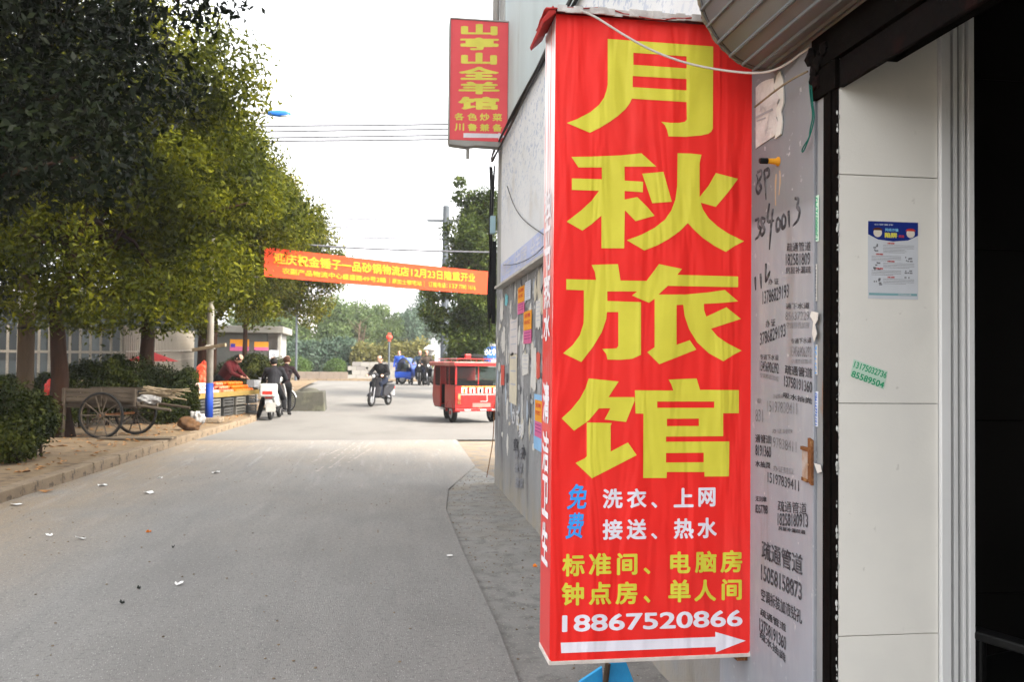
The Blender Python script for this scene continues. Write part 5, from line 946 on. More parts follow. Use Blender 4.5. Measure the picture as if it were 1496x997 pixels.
mb.build('canopy', M('parasol_red', (.35, .02, .02)), t); MB().tube([(0, 0, 0), (0, 0, zz+.06)], .018, 8).build('pole', m_alu, t)
a = onY(72, 568, 21); tag(MB().crumple((0, 0, 0), .13, (.7, .7, 1.4), .4, 2, 9).build('red_bag', M('red_plastic', (.6, .05, .035), (.5, .04, .03), 8, .4), None, smooth=True, loc=a), 'dark red bag hanging behind the bare tree trunk', 'bag')
# ---------------------------------------------------------------- people
ZC = {}
def ball_cone(bm, a, b, ra, rb):
    a, b = Vector(a), Vector(b)
    bmesh.ops.create_icosphere(bm, subdivisions=2, radius=ra, matrix=Matrix.Translation(a)); bmesh.ops.create_icosphere(bm, subdivisions=2, radius=rb, matrix=Matrix.Translation(b))
    d = b-a
    if d.length > 1e-4: bmesh.ops.create_cone(bm, cap_ends=True, segments=14, radius1=ra, radius2=rb, depth=d.length, matrix=Matrix.Translation((a+b)/2) @ d.to_track_quat('Z', 'Y').to_matrix().to_4x4())
def person(label, loc, rz, P, mats, hair_m, fat=1.0, scale=1.0, group=None, hairlen=.02, voxel=.013, tip=None):
    """P: joint positions; zones 0 skin 1 top 2 trousers 3 shoes"""
    V = {k: Vector(v) for k, v in P.items()}; bones = []
    def B(a, b, ra, rb, z): bones.append((Vector(a), Vector(b), ra, rb, z))
    f = fat; B(V['pelvis'], V['chest'], .125*f, .15*f, 1); sv = (V['shR']-V['shL'])*.42
    B(V['chest']-sv*.4, V['chest']+sv*.4, .125*f, .125*f, 1); B(V['shL'], V['shR'], .07*f, .07*f, 1); B(V['pelvis']-Vector((.06, 0, 0)), V['pelvis']+Vector((.06, 0, 0)), .125*f, .125*f, 2)
    B(V['chest'], V['neck'], .10*f, .062, 1); hd = (V['head']-V['neck']).normalized(); B(V['neck'], V['head'], .052, .055, 0)
    fwd = V.get('face', Vector((0, 1, 0))).normalized(); B(V['head']+fwd*.012, V['head']+hd*.085, .078, .088, 0); B(V['head']+fwd*.055-hd*.03, V['head']+fwd*.03-hd*.02, .045, .055, 0); B(V['head']+fwd*.088+hd*.025, V['head']+fwd*.108+hd*.005, .012, .018, 0)
    sd_ = fwd.cross(hd).normalized()
    for s in (-1, 1): B(V['head']+sd_*s*.088+hd*.02, V['head']+sd_*s*.098+hd*.05, .016, .018, 0)
    for s in 'LR':
        B(V['sh'+s], V['el'+s], .062*f, .05*f, 1); B(V['el'+s], V['wr'+s], .05*f, .036*f, 1); d = (V['wr'+s]-V['el'+s]).normalized(); w0 = V['wr'+s]; B(w0, w0+d*.07, .026, .03, 0)
        o_ = d.orthogonal().normalized(); o2 = d.cross(o_)
        for k in range(4): q = w0+d*.09+o_*(k-1.5)*.018; B(q, q+d*(.05+.012*(1.5-abs(k-1.5)))-o2*.02, .0105, .0095, 0)
        B(w0+d*.04+o_*.03, w0+d*.07+o_*.055-o2*.02, .0125, .011, 0)
        B(V['hip'+s], V['kn'+s], .088*f, .066*f, 2); B(V['kn'+s], V['an'+s], .066*f, .046*f, 2); B(V['an'+s], V['to'+s], .045, .036, 3); B(V['an'+s]-Vector((0, 0, .03)), V['an'+s]+(V['an'+s]-V['to'+s])*.25-Vector((0, 0, .03)), .04, .035, 3)
    bm = bmesh.new()
    for a, b, ra, rb, z in bones: ball_cone(bm, a, b, ra, rb)
    me = bpy.data.meshes.new('tmp'); bm.to_mesh(me); bm.free(); o = bpy.data.objects.new('tmp', me); COL.objects.link(o)
    md = o.modifiers.new('r', 'REMESH'); md.mode = 'VOXEL'; md.voxel_size = voxel; ms = o.modifiers.new('s', 'SMOOTH'); ms.factor = .5; ms.iterations = 2
    bpy.context.view_layer.update(); me2 = bpy.data.meshes.new_from_object(o.evaluated_get(bpy.context.evaluated_depsgraph_get())); bpy.data.objects.remove(o); me2.name = 'body'
    n = len(me2.polygons); C_ = np.empty(n*3, 'f'); me2.polygons.foreach_get('center', C_); C_ = C_.reshape(-1, 3); best = np.full(n, 1e9); zi = np.zeros(n, 'i')
    for a, b, ra, rb, z in bones:
        a_, d = np.array(a), np.array(b-a); L2 = max(1e-9, float(d @ d)); t_ = np.clip(((C_-a_) @ d)/L2, 0, 1); ds = np.linalg.norm(C_-(a_+t_[:, None]*d), axis=1)-(ra+(rb-ra)*t_); m_ = ds < best; best[m_] = ds[m_]; zi[m_] = z
    me2.materials.clear()
    for m in mats: me2.materials.append(m)
    me2.polygons.foreach_set('material_index', zi); me2.polygons.foreach_set('use_smooth', np.ones(n, bool))
    t = thing('person', label, 'person', loc, rz, group); t.scale = (scale,)*3; link('body', me2, None, t)
    hr = MB(); hc = V['head']+hd*.055-fwd*.012; rg = random.Random(len(label))
    hr.ball(tuple(hc), .104, 18, (1, 1, 1), .03, rg); hr.f = [f_ for f_ in hr.f if (sum((Vector(hr.v[i]) for i in f_), Vector())/len(f_)-hc).dot((hd*.9-fwd*.75).normalized()) > -.02-hairlen]
    hr.build('hair', hair_m, t, smooth=True, solid=.012)
    for s in (-1, 1): MB().ball(tuple(V['head']+sd_*s*.032+fwd*.083+hd*.045), .011, 8).build('eye', m_black, t)
    return t
skin = M('skin', (.45, .27, .19), (.40, .23, .16), 9, .55); hair_b = M('black_hair', (.005, .004, .004), (.008, .007, .006), 30, .6); hair_r = M('reddish_hair', (.05, .018, .008), (.03, .012, .006), 30, .6)
jk = M('black_jacket', (.005, .005, .006), (.008, .008, .009), 9, .8, .4, 20); jn = M('dark_jeans', (.009, .012, .025), (.006, .009, .018), 12, .9); shoe = M('dark_shoe', (.007, .006, .006)); maroon = M('maroon_coat', (.065, .005, .007), (.045, .004, .005), 9, .85, .4, 20); grey_c = M('charcoal_coat', (.012, .012, .015), (.008, .008, .010), 10, .8, .5, 20); blk = M('black_trousers', (.004, .004, .005))
SEAT = dict(pelvis=(0, -.12, .84), chest=(0, -.02, 1.20), neck=(0, .02, 1.38), head=(0, .06, 1.47), shL=(-.19, -.02, 1.29), shR=(.19, -.02, 1.29), elL=(-.34, .10, 1.06), elR=(.34, .10, 1.06), wrL=(-.29, .34, 1.00), wrR=(.29, .34, 1.00),
            hipL=(-.10, -.08, .80), hipR=(.10, -.08, .80), knL=(-.17, .30, .74), knR=(.17, .30, .74), anL=(-.14, .26, .36), anR=(.14, .26, .36), toL=(-.14, .40, .31), toR=(.14, .40, .31))
# ---------------------------------------------------------------- scooters
def make_scooter(label, loc, rz, body_m, group=None, box_m=None, z=0):
    t = thing('scooter', label, 'scooter', (loc[0], loc[1], loc[2]), rz, group)
    for y in (.60, -.52):
        w_ = MB().torus((0, 0, 0), .165, .05, 'x', 26, 8).build('wheel', m_rubber, t, smooth=True, loc=(0, y, .215)); MB().lathe([(.03, -.035), (.125, -.02), (.125, .02), (.03, .035)], (0, 0, 0), 'x', 18).build('rim', m_steel, w_)
    MB().grid(lambda u, v: ((u-.5)*(.34+.12*math.sin(v*3.1)), .46-.16*v+.10*math.cos((u-.5)*3)-.06, .30+.62*v), 8, 8).build('leg_shield', body_m, t, smooth=True, solid=.02)
    MB().grid(lambda u, v: ((u-.5)*.14*(1-.3*abs(v-.5)), .60+.24*math.cos(math.pi*(.15+.7*v)), .215+.24*math.sin(math.pi*(.15+.7*v))+.02*math.cos((u-.5)*3)), 5, 8).build('front_fender', body_m, t, smooth=True, solid=.01)
    for s in (-1, 1): MB().tube([(s*.06, .60, .21), (s*.06, .50, .62)], .018, 8).build('fork', m_steel, t)
    MB().tube([(0, .48, .60), (0, .38, 1.0)], .03, 8).build('steering_column', m_black, t)
    MB().tube([(-.33, .26, 1.0), (-.16, .35, 1.02), (.16, .35, 1.02), (.33, .26, 1.0)], .016, 8).build('handlebar', m_black, t)
    MB().ball((0, .40, 1.0), .12, 14, (1.1, .8, .75)).build('headlamp_cowl', body_m, t, smooth=True); MB().lathe([(.05, 0), (.06, .03), (.045, .045)], (0, .47, .97), 'y', 14).build('headlight', M('headlight', (.6, .6, .58), None, 5, .15), t, smooth=True)
    MB().box((-.15, -.05, .27), (.15, .38, .32)).build('footboard', m_black, t, bevel=.015)
    MB().prism([(-.02, .30), (-.10, .62), (-.30, .70), (-.72, .72), (-.80, .62), (-.62, .48), (-.36, .34)], 'x', -.13, .13).build('rear_body', body_m, t, bevel=.05, seg=3); MB().prism([(.0, .68), (-.3, .735), (-.62, .755), (-.62, .80), (-.3, .80), (.02, .745)], 'x', -.13, .13).build('saddle', m_black, t, bevel=.03, seg=3)
    MB().box((-.09, -.83, .56), (.09, -.78, .64)).build('tail_light', M('tail_red', (.6, .03, .02), None, 5, .3), t, bevel=.01); MB().box((-.09, -.80, .33), (.09, -.785, .52)).build('number_plate', m_alu, t)
    MB().tube([(.14, -.52, .215), (.13, -.2, .3)], .03, 8).tube([(-.1, -.52, .215), (-.1, -.2, .3)], .03, 8).build('swing_arm', m_black, t)
    for s in (-1, 1):
        m = MB().tube([(s*.22, .33, 1.02), (s*.30, .36, 1.2)], .007, 6).build('mirror_stem', m_black, t); MB().ball((s*.31, .36, 1.23), .05, 10, (1, .3, .7)).build('mirror', m_black, m)
    if box_m: MB().box((-.19, -.98, .60), (.19, -.64, .92)).build('top_box', box_m, t, bevel=.04, seg=3); MB().box((-.12, -.985, .66), (.12, -.98, .74)).build('box_reflector', MATS['tail_red'], t)
    return t
sil = M('silver_paint', (.30, .31, .33), (.26, .27, .29), 3, .35, metal=.4); wh_p = M('white_paint', (.40, .40, .39), (.32, .32, .31), 4, .35); blue_p = M('blue_paint', (.012, .05, .30), (.012, .045, .25), 4, .35)
f0 = onG(548, 597); b0_ = onG(563, 591.5); rp = (f0+b0_)/2; rzz = R(152)
print('rider', rp)
make_scooter('dark grey scooter being ridden towards the camera along the lane', (rp.x, rp.y, gz(rp.y)+.018), rzz, M('dark_scooter', (.022, .022, .025), (.016, .016, .018), 3, .4))
person('person in a black jacket and dark jeans riding the dark grey scooter towards the camera', (rp.x, rp.y, gz(rp.y)+.018), rzz, SEAT, [skin, jk, jn, shoe], hair_b, 1.12, 1.0, hairlen=.0)
# parked white scooter with two women
sp_ = onG(398, 615); sp_ = Vector((sp_.x, sp_.y+.45, .018)); make_scooter('white scooter with a red tail light stopped at the fruit stall, seen from behind', sp_, R(-4), wh_p, None, wh_p)
tag(MB().box((-.12, -.10, .16), (.12, -.085, .40)).build('grey_panel', m_conc, None, bevel=.01, loc=sp_+Vector((0, -.75, .06))), 'grey mudguard panel hanging behind the white scooter', 'panel')
ST = dict(SEAT); ST.update(pelvis=(0, -.28, .86), chest=(0, -.16, 1.20), neck=(.0, -.12, 1.38), head=(-.02, -.10, 1.47), shL=(-.19, -.16, 1.29), shR=(.19, -.16, 1.29), elL=(-.30, -.05, 1.06), elR=(.28, .0, 1.06), wrL=(-.30, .2, .98), wrR=(.16, .2, .96), hipL=(-.10, -.26, .82), hipR=(.10, -.26, .82), knL=(-.30, -.02, .50), knR=(.22, .05, .52), anL=(-.38, -.22, .09), anR=(.26, -.05, .30), toL=(-.42, -.08, .04), toR=(.27, .09, .25), face=(-.6, 1, 0))
person('person in a charcoal coat and black trousers on the white scooter at the fruit stall', (sp_.x, sp_.y, .018), R(-4), ST, [skin, grey_c, blk, shoe], hair_b, 1.2, .97, hairlen=.05)
ST2 = {k: (v[0]*.9+.12, v[1]+.45, v[2]-.0) for k, v in SEAT.items()}; ST2['face'] = (.3, 1, 0); ST2.update(anL=(-.05, .7, .09), toL=(-.05, .85, .04), anR=(.16, .7, .09), toR=(.17, .85, .04), knL=(-.03, .75, .5), knR=(.15, .78, .5))
person('person with reddish brown hair and a dark plum top standing just beyond the white scooter', (sp_.x-.02, sp_.y+.35, .018), R(-4), {k: (v[0], v[1]+.3, v[2]) if k != 'face' else v for k, v in ST2.items()}, [skin, M('dark_plum', (.015, .007, .009)), blk, shoe], hair_r, .95, 1.0, hairlen=.06)
# vendor bending over the stall
sv_ = onY(333, 560, 24.2); VB = dict(pelvis=(0, -.15, .86), chest=(0, .10, 1.18), neck=(0, .24, 1.32), head=(0, .31, 1.38), shL=(-.18, .12, 1.24), shR=(.18, .12, 1.24), elL=(-.24, .28, 1.02), elR=(.24, .28, 1.02), wrL=(-.16, .46, .92), wrR=(.16, .46, .94), hipL=(-.1, -.15, .84), hipR=(.1, -.15, .84), knL=(-.12, -.08, .46), knR=(.12, -.08, .46), anL=(-.12, -.14, .09), anR=(.12, -.14, .09), toL=(-.13, .0, .04), toR=(.13, .0, .04), face=(0, 1, -.7))
person('fruit seller in a maroon coat bending over the fruit stall', (sv_.x-.05, 24.3, PZ), R(-110), VB, [skin, maroon, blk, shoe], hair_b, 1.25, 1.0, hairlen=.04)
# ---------------------------------------------------------------- fruit stall
A0 = Vector((onY(283, 575, 20.6).x, 20.6, 0)); A1 = Vector((onY(385, 575, 24.0).x-.15, 24.0, 0)); sdv = (A1-A0); ang = math.atan2(-sdv.x, sdv.y); Ls = sdv.length; RZ = Matrix.Rotation(ang, 3, 'Z')
st_ = thing('fruit_stall', 'long fruit stall table of boards along the kerb', 'stall', (A0.x, A0.y, PZ), ang); print('stall', A0, A1, Ls)
TZ = .55
for k in range(6): MB().box((-1.0+k*.17, 0, TZ-.03), (-1.0+k*.17+.162, Ls, TZ)).build('board', m_woodp, st_, bevel=.003)
MB().box((.02, 0, TZ-.07), (.045, Ls, TZ+.05)).build('front_edge', M('yellow_card', (.20, .14, .04), (.15, .10, .03), 5, .8), st_)
def on_st(x, y, z): return Vector((A0.x, A0.y, PZ))+RZ @ Vector((x, y, z))
m_cr = M('grey_crate', (.05, .05, .048), (.035, .035, .034), 6, .6); m_cr2 = M('pale_crate', (.13, .125, .11), (.10, .095, .085), 6, .7)
def crate(label, p, m, rz, group='crates under the fruit stall'):
    t = thing('plastic_crate', label, 'crate', p, rz, group); w_, d, h = .25, .18, .2
    for s in (-1, 1):
        for k in range(3): MB().box((s*d-.01, -w_, .01+k*.07), (s*d+.01, w_, .01+k*.07+.045)).build('slat', m, t); MB().box((-d+.012, s*w_-.01, .01+k*.07), (d-.012, s*w_+.01, .01+k*.07+.045)).build('slat', m, t)
    for sx in (-1, 1):
        for sy in (-1, 1): MB().box((sx*d-.018, sy*w_-.018, 0), (sx*d+.018, sy*w_+.018, h)).build('corner_post', m, t)
    MB().box((-d, -w_, 0), (d, w_, .01)).build('base', m, t); return t
where = ('at the near end', 'second from the near end', 'in the middle', 'second from the far end', 'at the far end'); hgt = ('bottom', 'middle', 'top')
for i in range(5):
    for k in (0, 2): crate('%s crate of the stack %s under the fruit stall' % (hgt[k], where[i]), on_st(-.18, .35+i*(Ls-.7)/4, k*.12+.01), m_cr if i % 2 == 0 else m_cr2, ang+R((i*7+k*3) % 5-2))
p = on_st(-.35, -.35, 0); t = thing('fruit_carton', 'printed green and yellow fruit carton standing at the near end of the stall', 'carton', p, ang+.1)
MB().box((-.25, -.2, 0), (.25, .2, .36)).build('lower_carton', M('carton_green', (.18, .24, .05), (.35, .30, .10), 3, .8), t, bevel=.005); MB().box((-.25, -.2, .365), (.25, .2, .62)).build('middle_carton', M('carton_grey', (.35, .33, .28), (.5, .1, .06), 3, .8, lo=.55, hi=.57), t, bevel=.005); MB().box((-.26, -.2, .625), (.25, .2, .82)).build('top_carton', M('carton_yellow', (.5, .45, .22), (.28, .34, .12), 3, .8), t, bevel=.005)
tag(MB().lathe([(.12, 0), (.19, .02), (.20, .1), (.17, .17), (.05, .19)], n=18).build('pink_basin', M('pink_plastic', (.75, .08, .22), (.7, .07, .2), 6, .4), None, smooth=True, loc=p+Vector((.02, 0, .82))), 'upturned bright pink plastic basin on top of the fruit cartons', 'basin')
rg = random.Random(21)
def fruit(name, label, m, r, x, y, z, grp, pr_=[{}]):
    k = name
    if k not in pr_[0]:
        o = MB().lathe([(r*.1, -r*.86), (r*.6, -r*.78), (r*.97, -r*.2), (r*.97, r*.25), (r*.6, r*.8), (r*.2, r*.86), (.003, r*.72)], n=12).build(name, m, None, smooth=True); pr_[0][k] = o
    else: o = pr_[0][k].copy(); COL.objects.link(o)
    o.location = on_st(x, y, z); tag(o, label, 'fruit', grp)
m_app = M('wrapped_apple', (.55, .45, .42), (.50, .26, .22), 25, .5); m_app2 = M('pink_apple', (.42, .07, .05), (.40, .15, .07), 25, .4); m_ora = M('orange_fruit', (.50, .10, .004), (.42, .08, .003), 25, .45)
for y0, y1, nm, lb, m, grp in ((.05, .42, 'white_peach', 'pale wrapped peach in the near heap on the fruit stall', m_app, 'pale wrapped peaches on the stall'), (.44, .62, 'apple', 'pinkish red apple in the middle heap on the fruit stall', m_app2, 'apples on the stall'), (.64, .98, 'orange', 'orange in the far heap on the fruit stall', m_ora, 'oranges on the stall')):
    for k in range(3):
        for ix in range(8-2*k):
            for iy in range(int((y1-y0)*Ls/.12)-k): fruit(nm, lb, m, .055, -.86+k*.11+ix*.115+rg.uniform(-.01, .01), y0*Ls+.06+k*.05+iy*.115, TZ+.05+k*.085, grp)
def bag(label, p, m, s=1.0, seed=1):
    rg = random.Random(seed); t = thing('plastic_bag', label, 'bag', p); MB().crumple((0, 0, .17*s), .14*s, (1, .8, 1.2), .45, 1.9, seed).build('sack_body', m, t, smooth=True)
    mb = MB()
    mb.tube([(-.05*s, 0, .28*s), (-.035*s, .01, .37*s), (0, .01, .41*s), (.04*s, 0, .36*s), (.06*s, 0, .27*s)], [.03*s, .014*s, .010*s, .016*s, .03*s], 6)
    mb.build('handle_loop', m, t); return t
m_bag = M('orange_bag', (.80, .10, .045), (.70, .08, .04), 10, .4, .8, 15)
bag('red orange plastic bag standing on the fruit stall in front of the seller', on_st(-.75, 1.9, TZ+.12), m_bag, 1.15, 3); bag('limp red plastic bag hanging on the tree trunk behind the lamp post', Vector((onY(297, 540, 24.9).x, 24.95, onY(297, 556, 24.9).z)), m_bag, 1.3, 4)
tag(MB().ball((0, 0, 0), .17, 16, (1.5, 1.2, .7)).build('pomelo_sack', M('pale_net', (.55, .55, .42), (.42, .45, .3), 18, .7), None, smooth=True, loc=on_st(-.85, 2.8, TZ+.12)), 'pale greenish net of fruit beside the red orange bag', 'sack')
# ---------------------------------------------------------------- bicycle and concrete block
bq = onG(418, 603); t = thing('bicycle', 'old white bicycle with a front basket parked beyond the white scooter', 'bicycle', (bq.x, bq.y, .018), R(62))
spoked((0, .0, .33), .33, t, 24, ax='x', tyre=.02, m_r=m_steel, m_s=m_steel); spoked((0, 1.05, .33), .33, t, 24, ax='x', tyre=.02, m_r=m_steel, m_s=m_steel)
MB().tube([(0, .42, .30), (0, .32, .82)], .016).tube([(0, .42, .30), (0, .92, .75)], .018).tube([(0, .34, .72), (0, .92, .80)], .016).tube([(0, 1.05, .33), (0, .90, .92)], .016).tube([(.04, 0, .33), (.02, .34, .72)], .010).tube([(.04, 0, .33), (.02, .42, .30)], .010).build('frame', wh_p, t)
MB().tube([(-.26, .72, .98), (-.14, .86, .98), (.14, .86, .98), (.26, .72, .98)], .012).tube([(0, .9, .92), (0, .88, .98)], .014).build('handlebar', m_steel, t); MB().ball((0, .28, .86), .09, 12, (1, 1.6, .5)).build('saddle', m_black, t, smooth=True)
MB().box((-.15, 1.02, .72), (.15, 1.03, .92)).box((-.15, 1.26, .72), (.15, 1.27, .92)).box((-.15, 1.02, .72), (-.14, 1.27, .92)).box((.14, 1.02, .72), (.15, 1.27, .92)).box((-.15, 1.02, .71), (.15, 1.27, .72)).build('basket', m_steel, t)
for c in ((0, 0, .33), (0, 1.05, .33)): MB().grid(lambda u, v: ((u-.5)*.05, c[1]-.36*math.cos(math.pi*(.1+.7*v)), c[2]+.36*math.sin(math.pi*(.1+.7*v))), 2, 14).build('mudguard', wh_p, t, solid=.004)
MB().box((-.06, -.2, .70), (.06, .2, .715)).build('rear_rack', m_steel, t)
c0 = onG(437, 602); c1 = onG(472, 601); cw = (c1-c0).length; t = thing('concrete_block', 'large rough concrete barrier block at the street corner', 'block', (c0.x, c0.y, 0)); m_cb = M('mossy_concrete', (.075, .072, .058), (.055, .053, .042), 3, .95, .8, 25, c3=(.10, .10, .07), s3=2, lo3=.5, hi3=.6)
MB().prism([(-.25, 0), (cw, 0), (cw-.05, .62), (-.25, .60)], 'y', 0, .95).build('body', m_cb, t, bevel=.03); MB().ball((.25, .55, .58), .30, 16, (1, 1, .42), .03, rg).build('rounded_cap', m_cb, t, smooth=True)
# ---------------------------------------------------------------- red three wheeler
tq = onG(698, 620); t = thing('three_wheeler', 'red enclosed electric three wheeler taxi with an open side door, parked beyond the corner', 'three wheeler', (tq.x, tq.y, .018), R(14)); print('trike', tq)
m_tr = M('taxi_red', (.30, .010, .009), (.25, .009, .008), 2, .32, c3=(.22, .02, .015), s3=5, lo3=.55, hi3=.7, coat=.4); m_trp = M('faded_roof_red', (.36, .07, .055), (.40, .18, .15), 3, .5); m_in = M('cab_interior', (.006, .006, .007))
Wt, Lt, Zt = .60, 2.35, 1.46
def tb(a, b, m, n, bev=.008, parent=None): return MB().box(a, b).build(n, m, parent or t, bevel=bev)
tb((-Wt, -.02, .36), (Wt, .03, .94), m_tr, 'rear_panel', .012); tb((Wt-.05, .05, .42), (Wt-.037, 1.55, .93), m_in, 'shade_lining', 0); tb((-Wt+.036, .05, .42), (-Wt+.05, .78, .93), m_in, 'shade_lining', 0); tb((-Wt+.05, 1.72, .42), (Wt-.05, 1.74, .93), m_in, 'shade_lining', 0); tb((-Wt+.02, .03, .34), (Wt-.02, 1.75, .40), m_in, 'floor'); tb((-Wt, .031, .36), (-Wt+.035, .80, .94), m_tr, 'left_rear_side', .012); tb((Wt-.035, .031, .36), (Wt, 1.6, .94), m_tr, 'right_side', .012)  # dark lining sheets added to imitate shade inside the cab
for x in (-Wt+.02, Wt-.02): tb((x-.022, -.015, .94), (x+.022, .03, Zt-.05), m_tr, 'rear_pillar', .004)
tb((-.012, -.014, .94), (.012, .02, Zt-.05), m_tr, 'window_mullion', .003); tb((-Wt+.04, -.01, .96), (-.014, .0, Zt-.06), m_glass, 'rear_window', 0); tb((.014, -.01, .96), (Wt-.04, .0, Zt-.06), m_glass, 'rear_window', 0); tb((-Wt, -.03, .925), (Wt, .02, .955), m_in, 'window_sill', .003)
for y in (.50, .80, 1.22): tb((-Wt, y-.02, .36 if y > .6 else .9), (-Wt+.035, y+.02, Zt-.05), m_tr, 'side_pillar', .004)
tb((-Wt+.01, .05, .96), (-Wt+.018, .48, Zt-.08), m_glass, 'side_window', 0); tb((-Wt+.01, .52, .96), (-Wt+.018, .78, Zt-.08), m_glass, 'side_window', 0); tb((Wt-.018, .05, .96), (Wt-.01, 1.55, Zt-.08), m_glass, 'side_window', 0)
d_f = tb((-Wt, 1.24, .36), (-Wt+.035, 1.72, .90), m_tr, 'front_door', .01); tb((-Wt+.01, 1.26, .92), (-Wt+.018, 1.70, Zt-.08), m_glass, 'side_window', 0, d_f); tb((-Wt, 1.70, .36), (-Wt+.035, 1.75, Zt-.05), m_tr, 'side_pillar', .004)
MB().prism([(1.75, .36), (1.98, .40), (2.06, .62), (2.02, .92), (1.93, Zt-.05), (1.75, Zt-.05)], 'x', -Wt+.04, Wt-.04).build('nose', m_tr, t, bevel=.04, seg=3); tb((-Wt+.08, 2.05, .96), (Wt-.08, 2.06, Zt-.12), m_glass, 'windscreen', 0)
MB().box((-Wt-.05, -.08, Zt-.05), (Wt+.05, 2.1, Zt+.06)).build('roof', m_trp, t, bevel=.04, seg=3); tb((-Wt-.052, -.085, Zt-.045), (Wt+.052, -.078, Zt+.03), m_tr, 'roof_fascia', .002)
rk = MB()
for y in (.1, .6, 1.1, 1.6): rk.tube([(-Wt+.08, y, Zt+.06), (-Wt+.08, y, Zt+.13), (Wt-.08, y, Zt+.13), (Wt-.08, y, Zt+.06)], .012, 6)
for x in (-Wt+.08, 0, Wt-.08): rk.tube([(x, .05, Zt+.13), (x, 1.65, Zt+.13)], .012, 6)
rk.build('roof_rack', m_tr, t); sw = MB().torus((.05, .6, Zt+.19), .24, .06, 'z', 26, 8).build('spare_wheel', m_rubber, t, smooth=True); MB().lathe([(.06, Zt+.14), (.16, Zt+.16), (.16, Zt+.22), (.05, Zt+.24)], (.05, .6, 0)).build('hub_cap', m_tr, sw); tb((-.28, .2, Zt+.13), (-.12, .3, Zt+.25), m_tr, 'roof_bundle', .02)
for x in (-Wt+.08, Wt-.08):
    w_ = MB().torus((0, 0, 0), .19, .065, 'x', 28, 10).build('wheel', m_rubber, t, smooth=True, loc=(x, .42, .25)); MB().lathe([(.03, -.06), (.14, -.045), (.15, .045), (.03, .06)], (0, 0, 0), 'x', 20).build('rim', m_steel, w_); MB().lathe([(.05, -.075), (.06, -.03)], (0, 0, 0), 'x', 12).build('red_hub', m_tr, w_)
    MB().grid(lambda u, v: (x-.09+u*.18, .42-.31*math.cos(math.pi*(.02+.96*v)), .25+.31*math.sin(math.pi*(.02+.96*v))), 2, 14).build('wheel_arch', m_tr, t, solid=.012, smooth=True)
w_ = MB().torus((0, 0, 0), .17, .055, 'x', 26, 8).build('wheel', m_rubber, t, smooth=True, loc=(0, 2.02, .225)); MB().lathe([(.03, -.05), (.13, -.03), (.13, .03), (.03, .05)], (0, 0, 0), 'x', 18).build('rim', m_steel, w_)
w_ = MB().torus((0, 0, 0), .15, .05, 'x', 26, 8).build('spare_wheel', m_rubber, t, smooth=True, loc=(-Wt+.14, 1.05, .25))
tb((-Wt+.08, .35, .62), (Wt-.08, .75, .72), M('seat_vinyl', (.03, .012, .012)), 'rear_seat', .03); tb((-.25, 1.3, .62), (.25, 1.62, .72), m_in, 'driver_seat', .03); tb((-Wt+.08, .30, .72), (Wt-.08, .38, 1.05), MATS['seat_vinyl'], 'seat_back', .02)
MB().tube([(0, 1.85, .8), (0, 1.75, 1.05)], .02).tube([(-.28, 1.66, 1.05), (0, 1.75, 1.05), (.28, 1.66, 1.05)], .015).build('handlebar', m_in, t); tb((-Wt-.02, .82, .30), (-Wt+.06, 1.22, .33), m_steel, 'door_step', .004)
MB().box((-Wt-.14, 1.84, 1.12), (-Wt-.05, 1.88, 1.32)).tube([(-Wt+.02, 1.86, 1.3), (-Wt-.09, 1.86, 1.24)], .01).build('wing_mirror', m_black, t, bevel=.01)
tb((-Wt, -.035, .30), (Wt, .0, .36), m_tr, 'bumper', .008)
for x in (-.36, .05, .36): tb((x, -.04, .315), (x+.16, -.036, .35), wh_p, 'white_reflector', 0)
for s in (-1, 1): tb((s*.50-.035, -.04, .58), (s*.50+.035, -.02, .74), M('amber_lens', (.75, .30, .12), (.6, .05, .03), 12, .3), 'tail_light', .006); tb((s*.50-.04, -.035, .47), (s*.50+.04, -.02, .56), m_rust, 'lamp_bracket', .004)
tb((-.46, -.024, .72), (.58, -.0205, .92), M('advert_red', (.62, .03, .02)), 'advert_strip', 0); m_sk2 = M('advert_gold', (.8, .5, .08))
for k in range(5): q = tb((-.44+k*.21, -.028, .745), (-.30+k*.21, -.0245, .885), MATS['paper'], 'advert_picture', 0); tb((-.40+k*.21, -.0315, .75), (-.34+k*.21, -.0285, .86), (m_ora, m_tr, MATS['dark_glass'], m_tr, m_in)[k], 'advert_figure', 0, q)
place_text('星光电动三轮车欢迎乘坐', Vector((-.44, -.02, .905)), Vector((.5, -.02, .905)), .03, NY, m_sk2, t, 'lettering', .03, 0, .012); tb((-.46, -.03, .705), (.58, -.0245, .722), wh_p, 'white_stripe', 0)
tb((.22, -.03, .55), (.235, -.021, .70), wh_p, 'white_stripe', 0); tb((.05, -.03, .535), (.235, -.0245, .55), wh_p, 'white_stripe', 0); tb((-.15, -.028, .40), (.32, -.021, .50), M('worn_red', (.6, .14, .12)), 'faded_patch', 0); tb((-.46, -.026, .385), (.56, -.0205, .69), m_tr, 'tailgate', .004); tb((.0, -.036, .38), (.1, -.026, .40), m_rust, 'latch', .002)
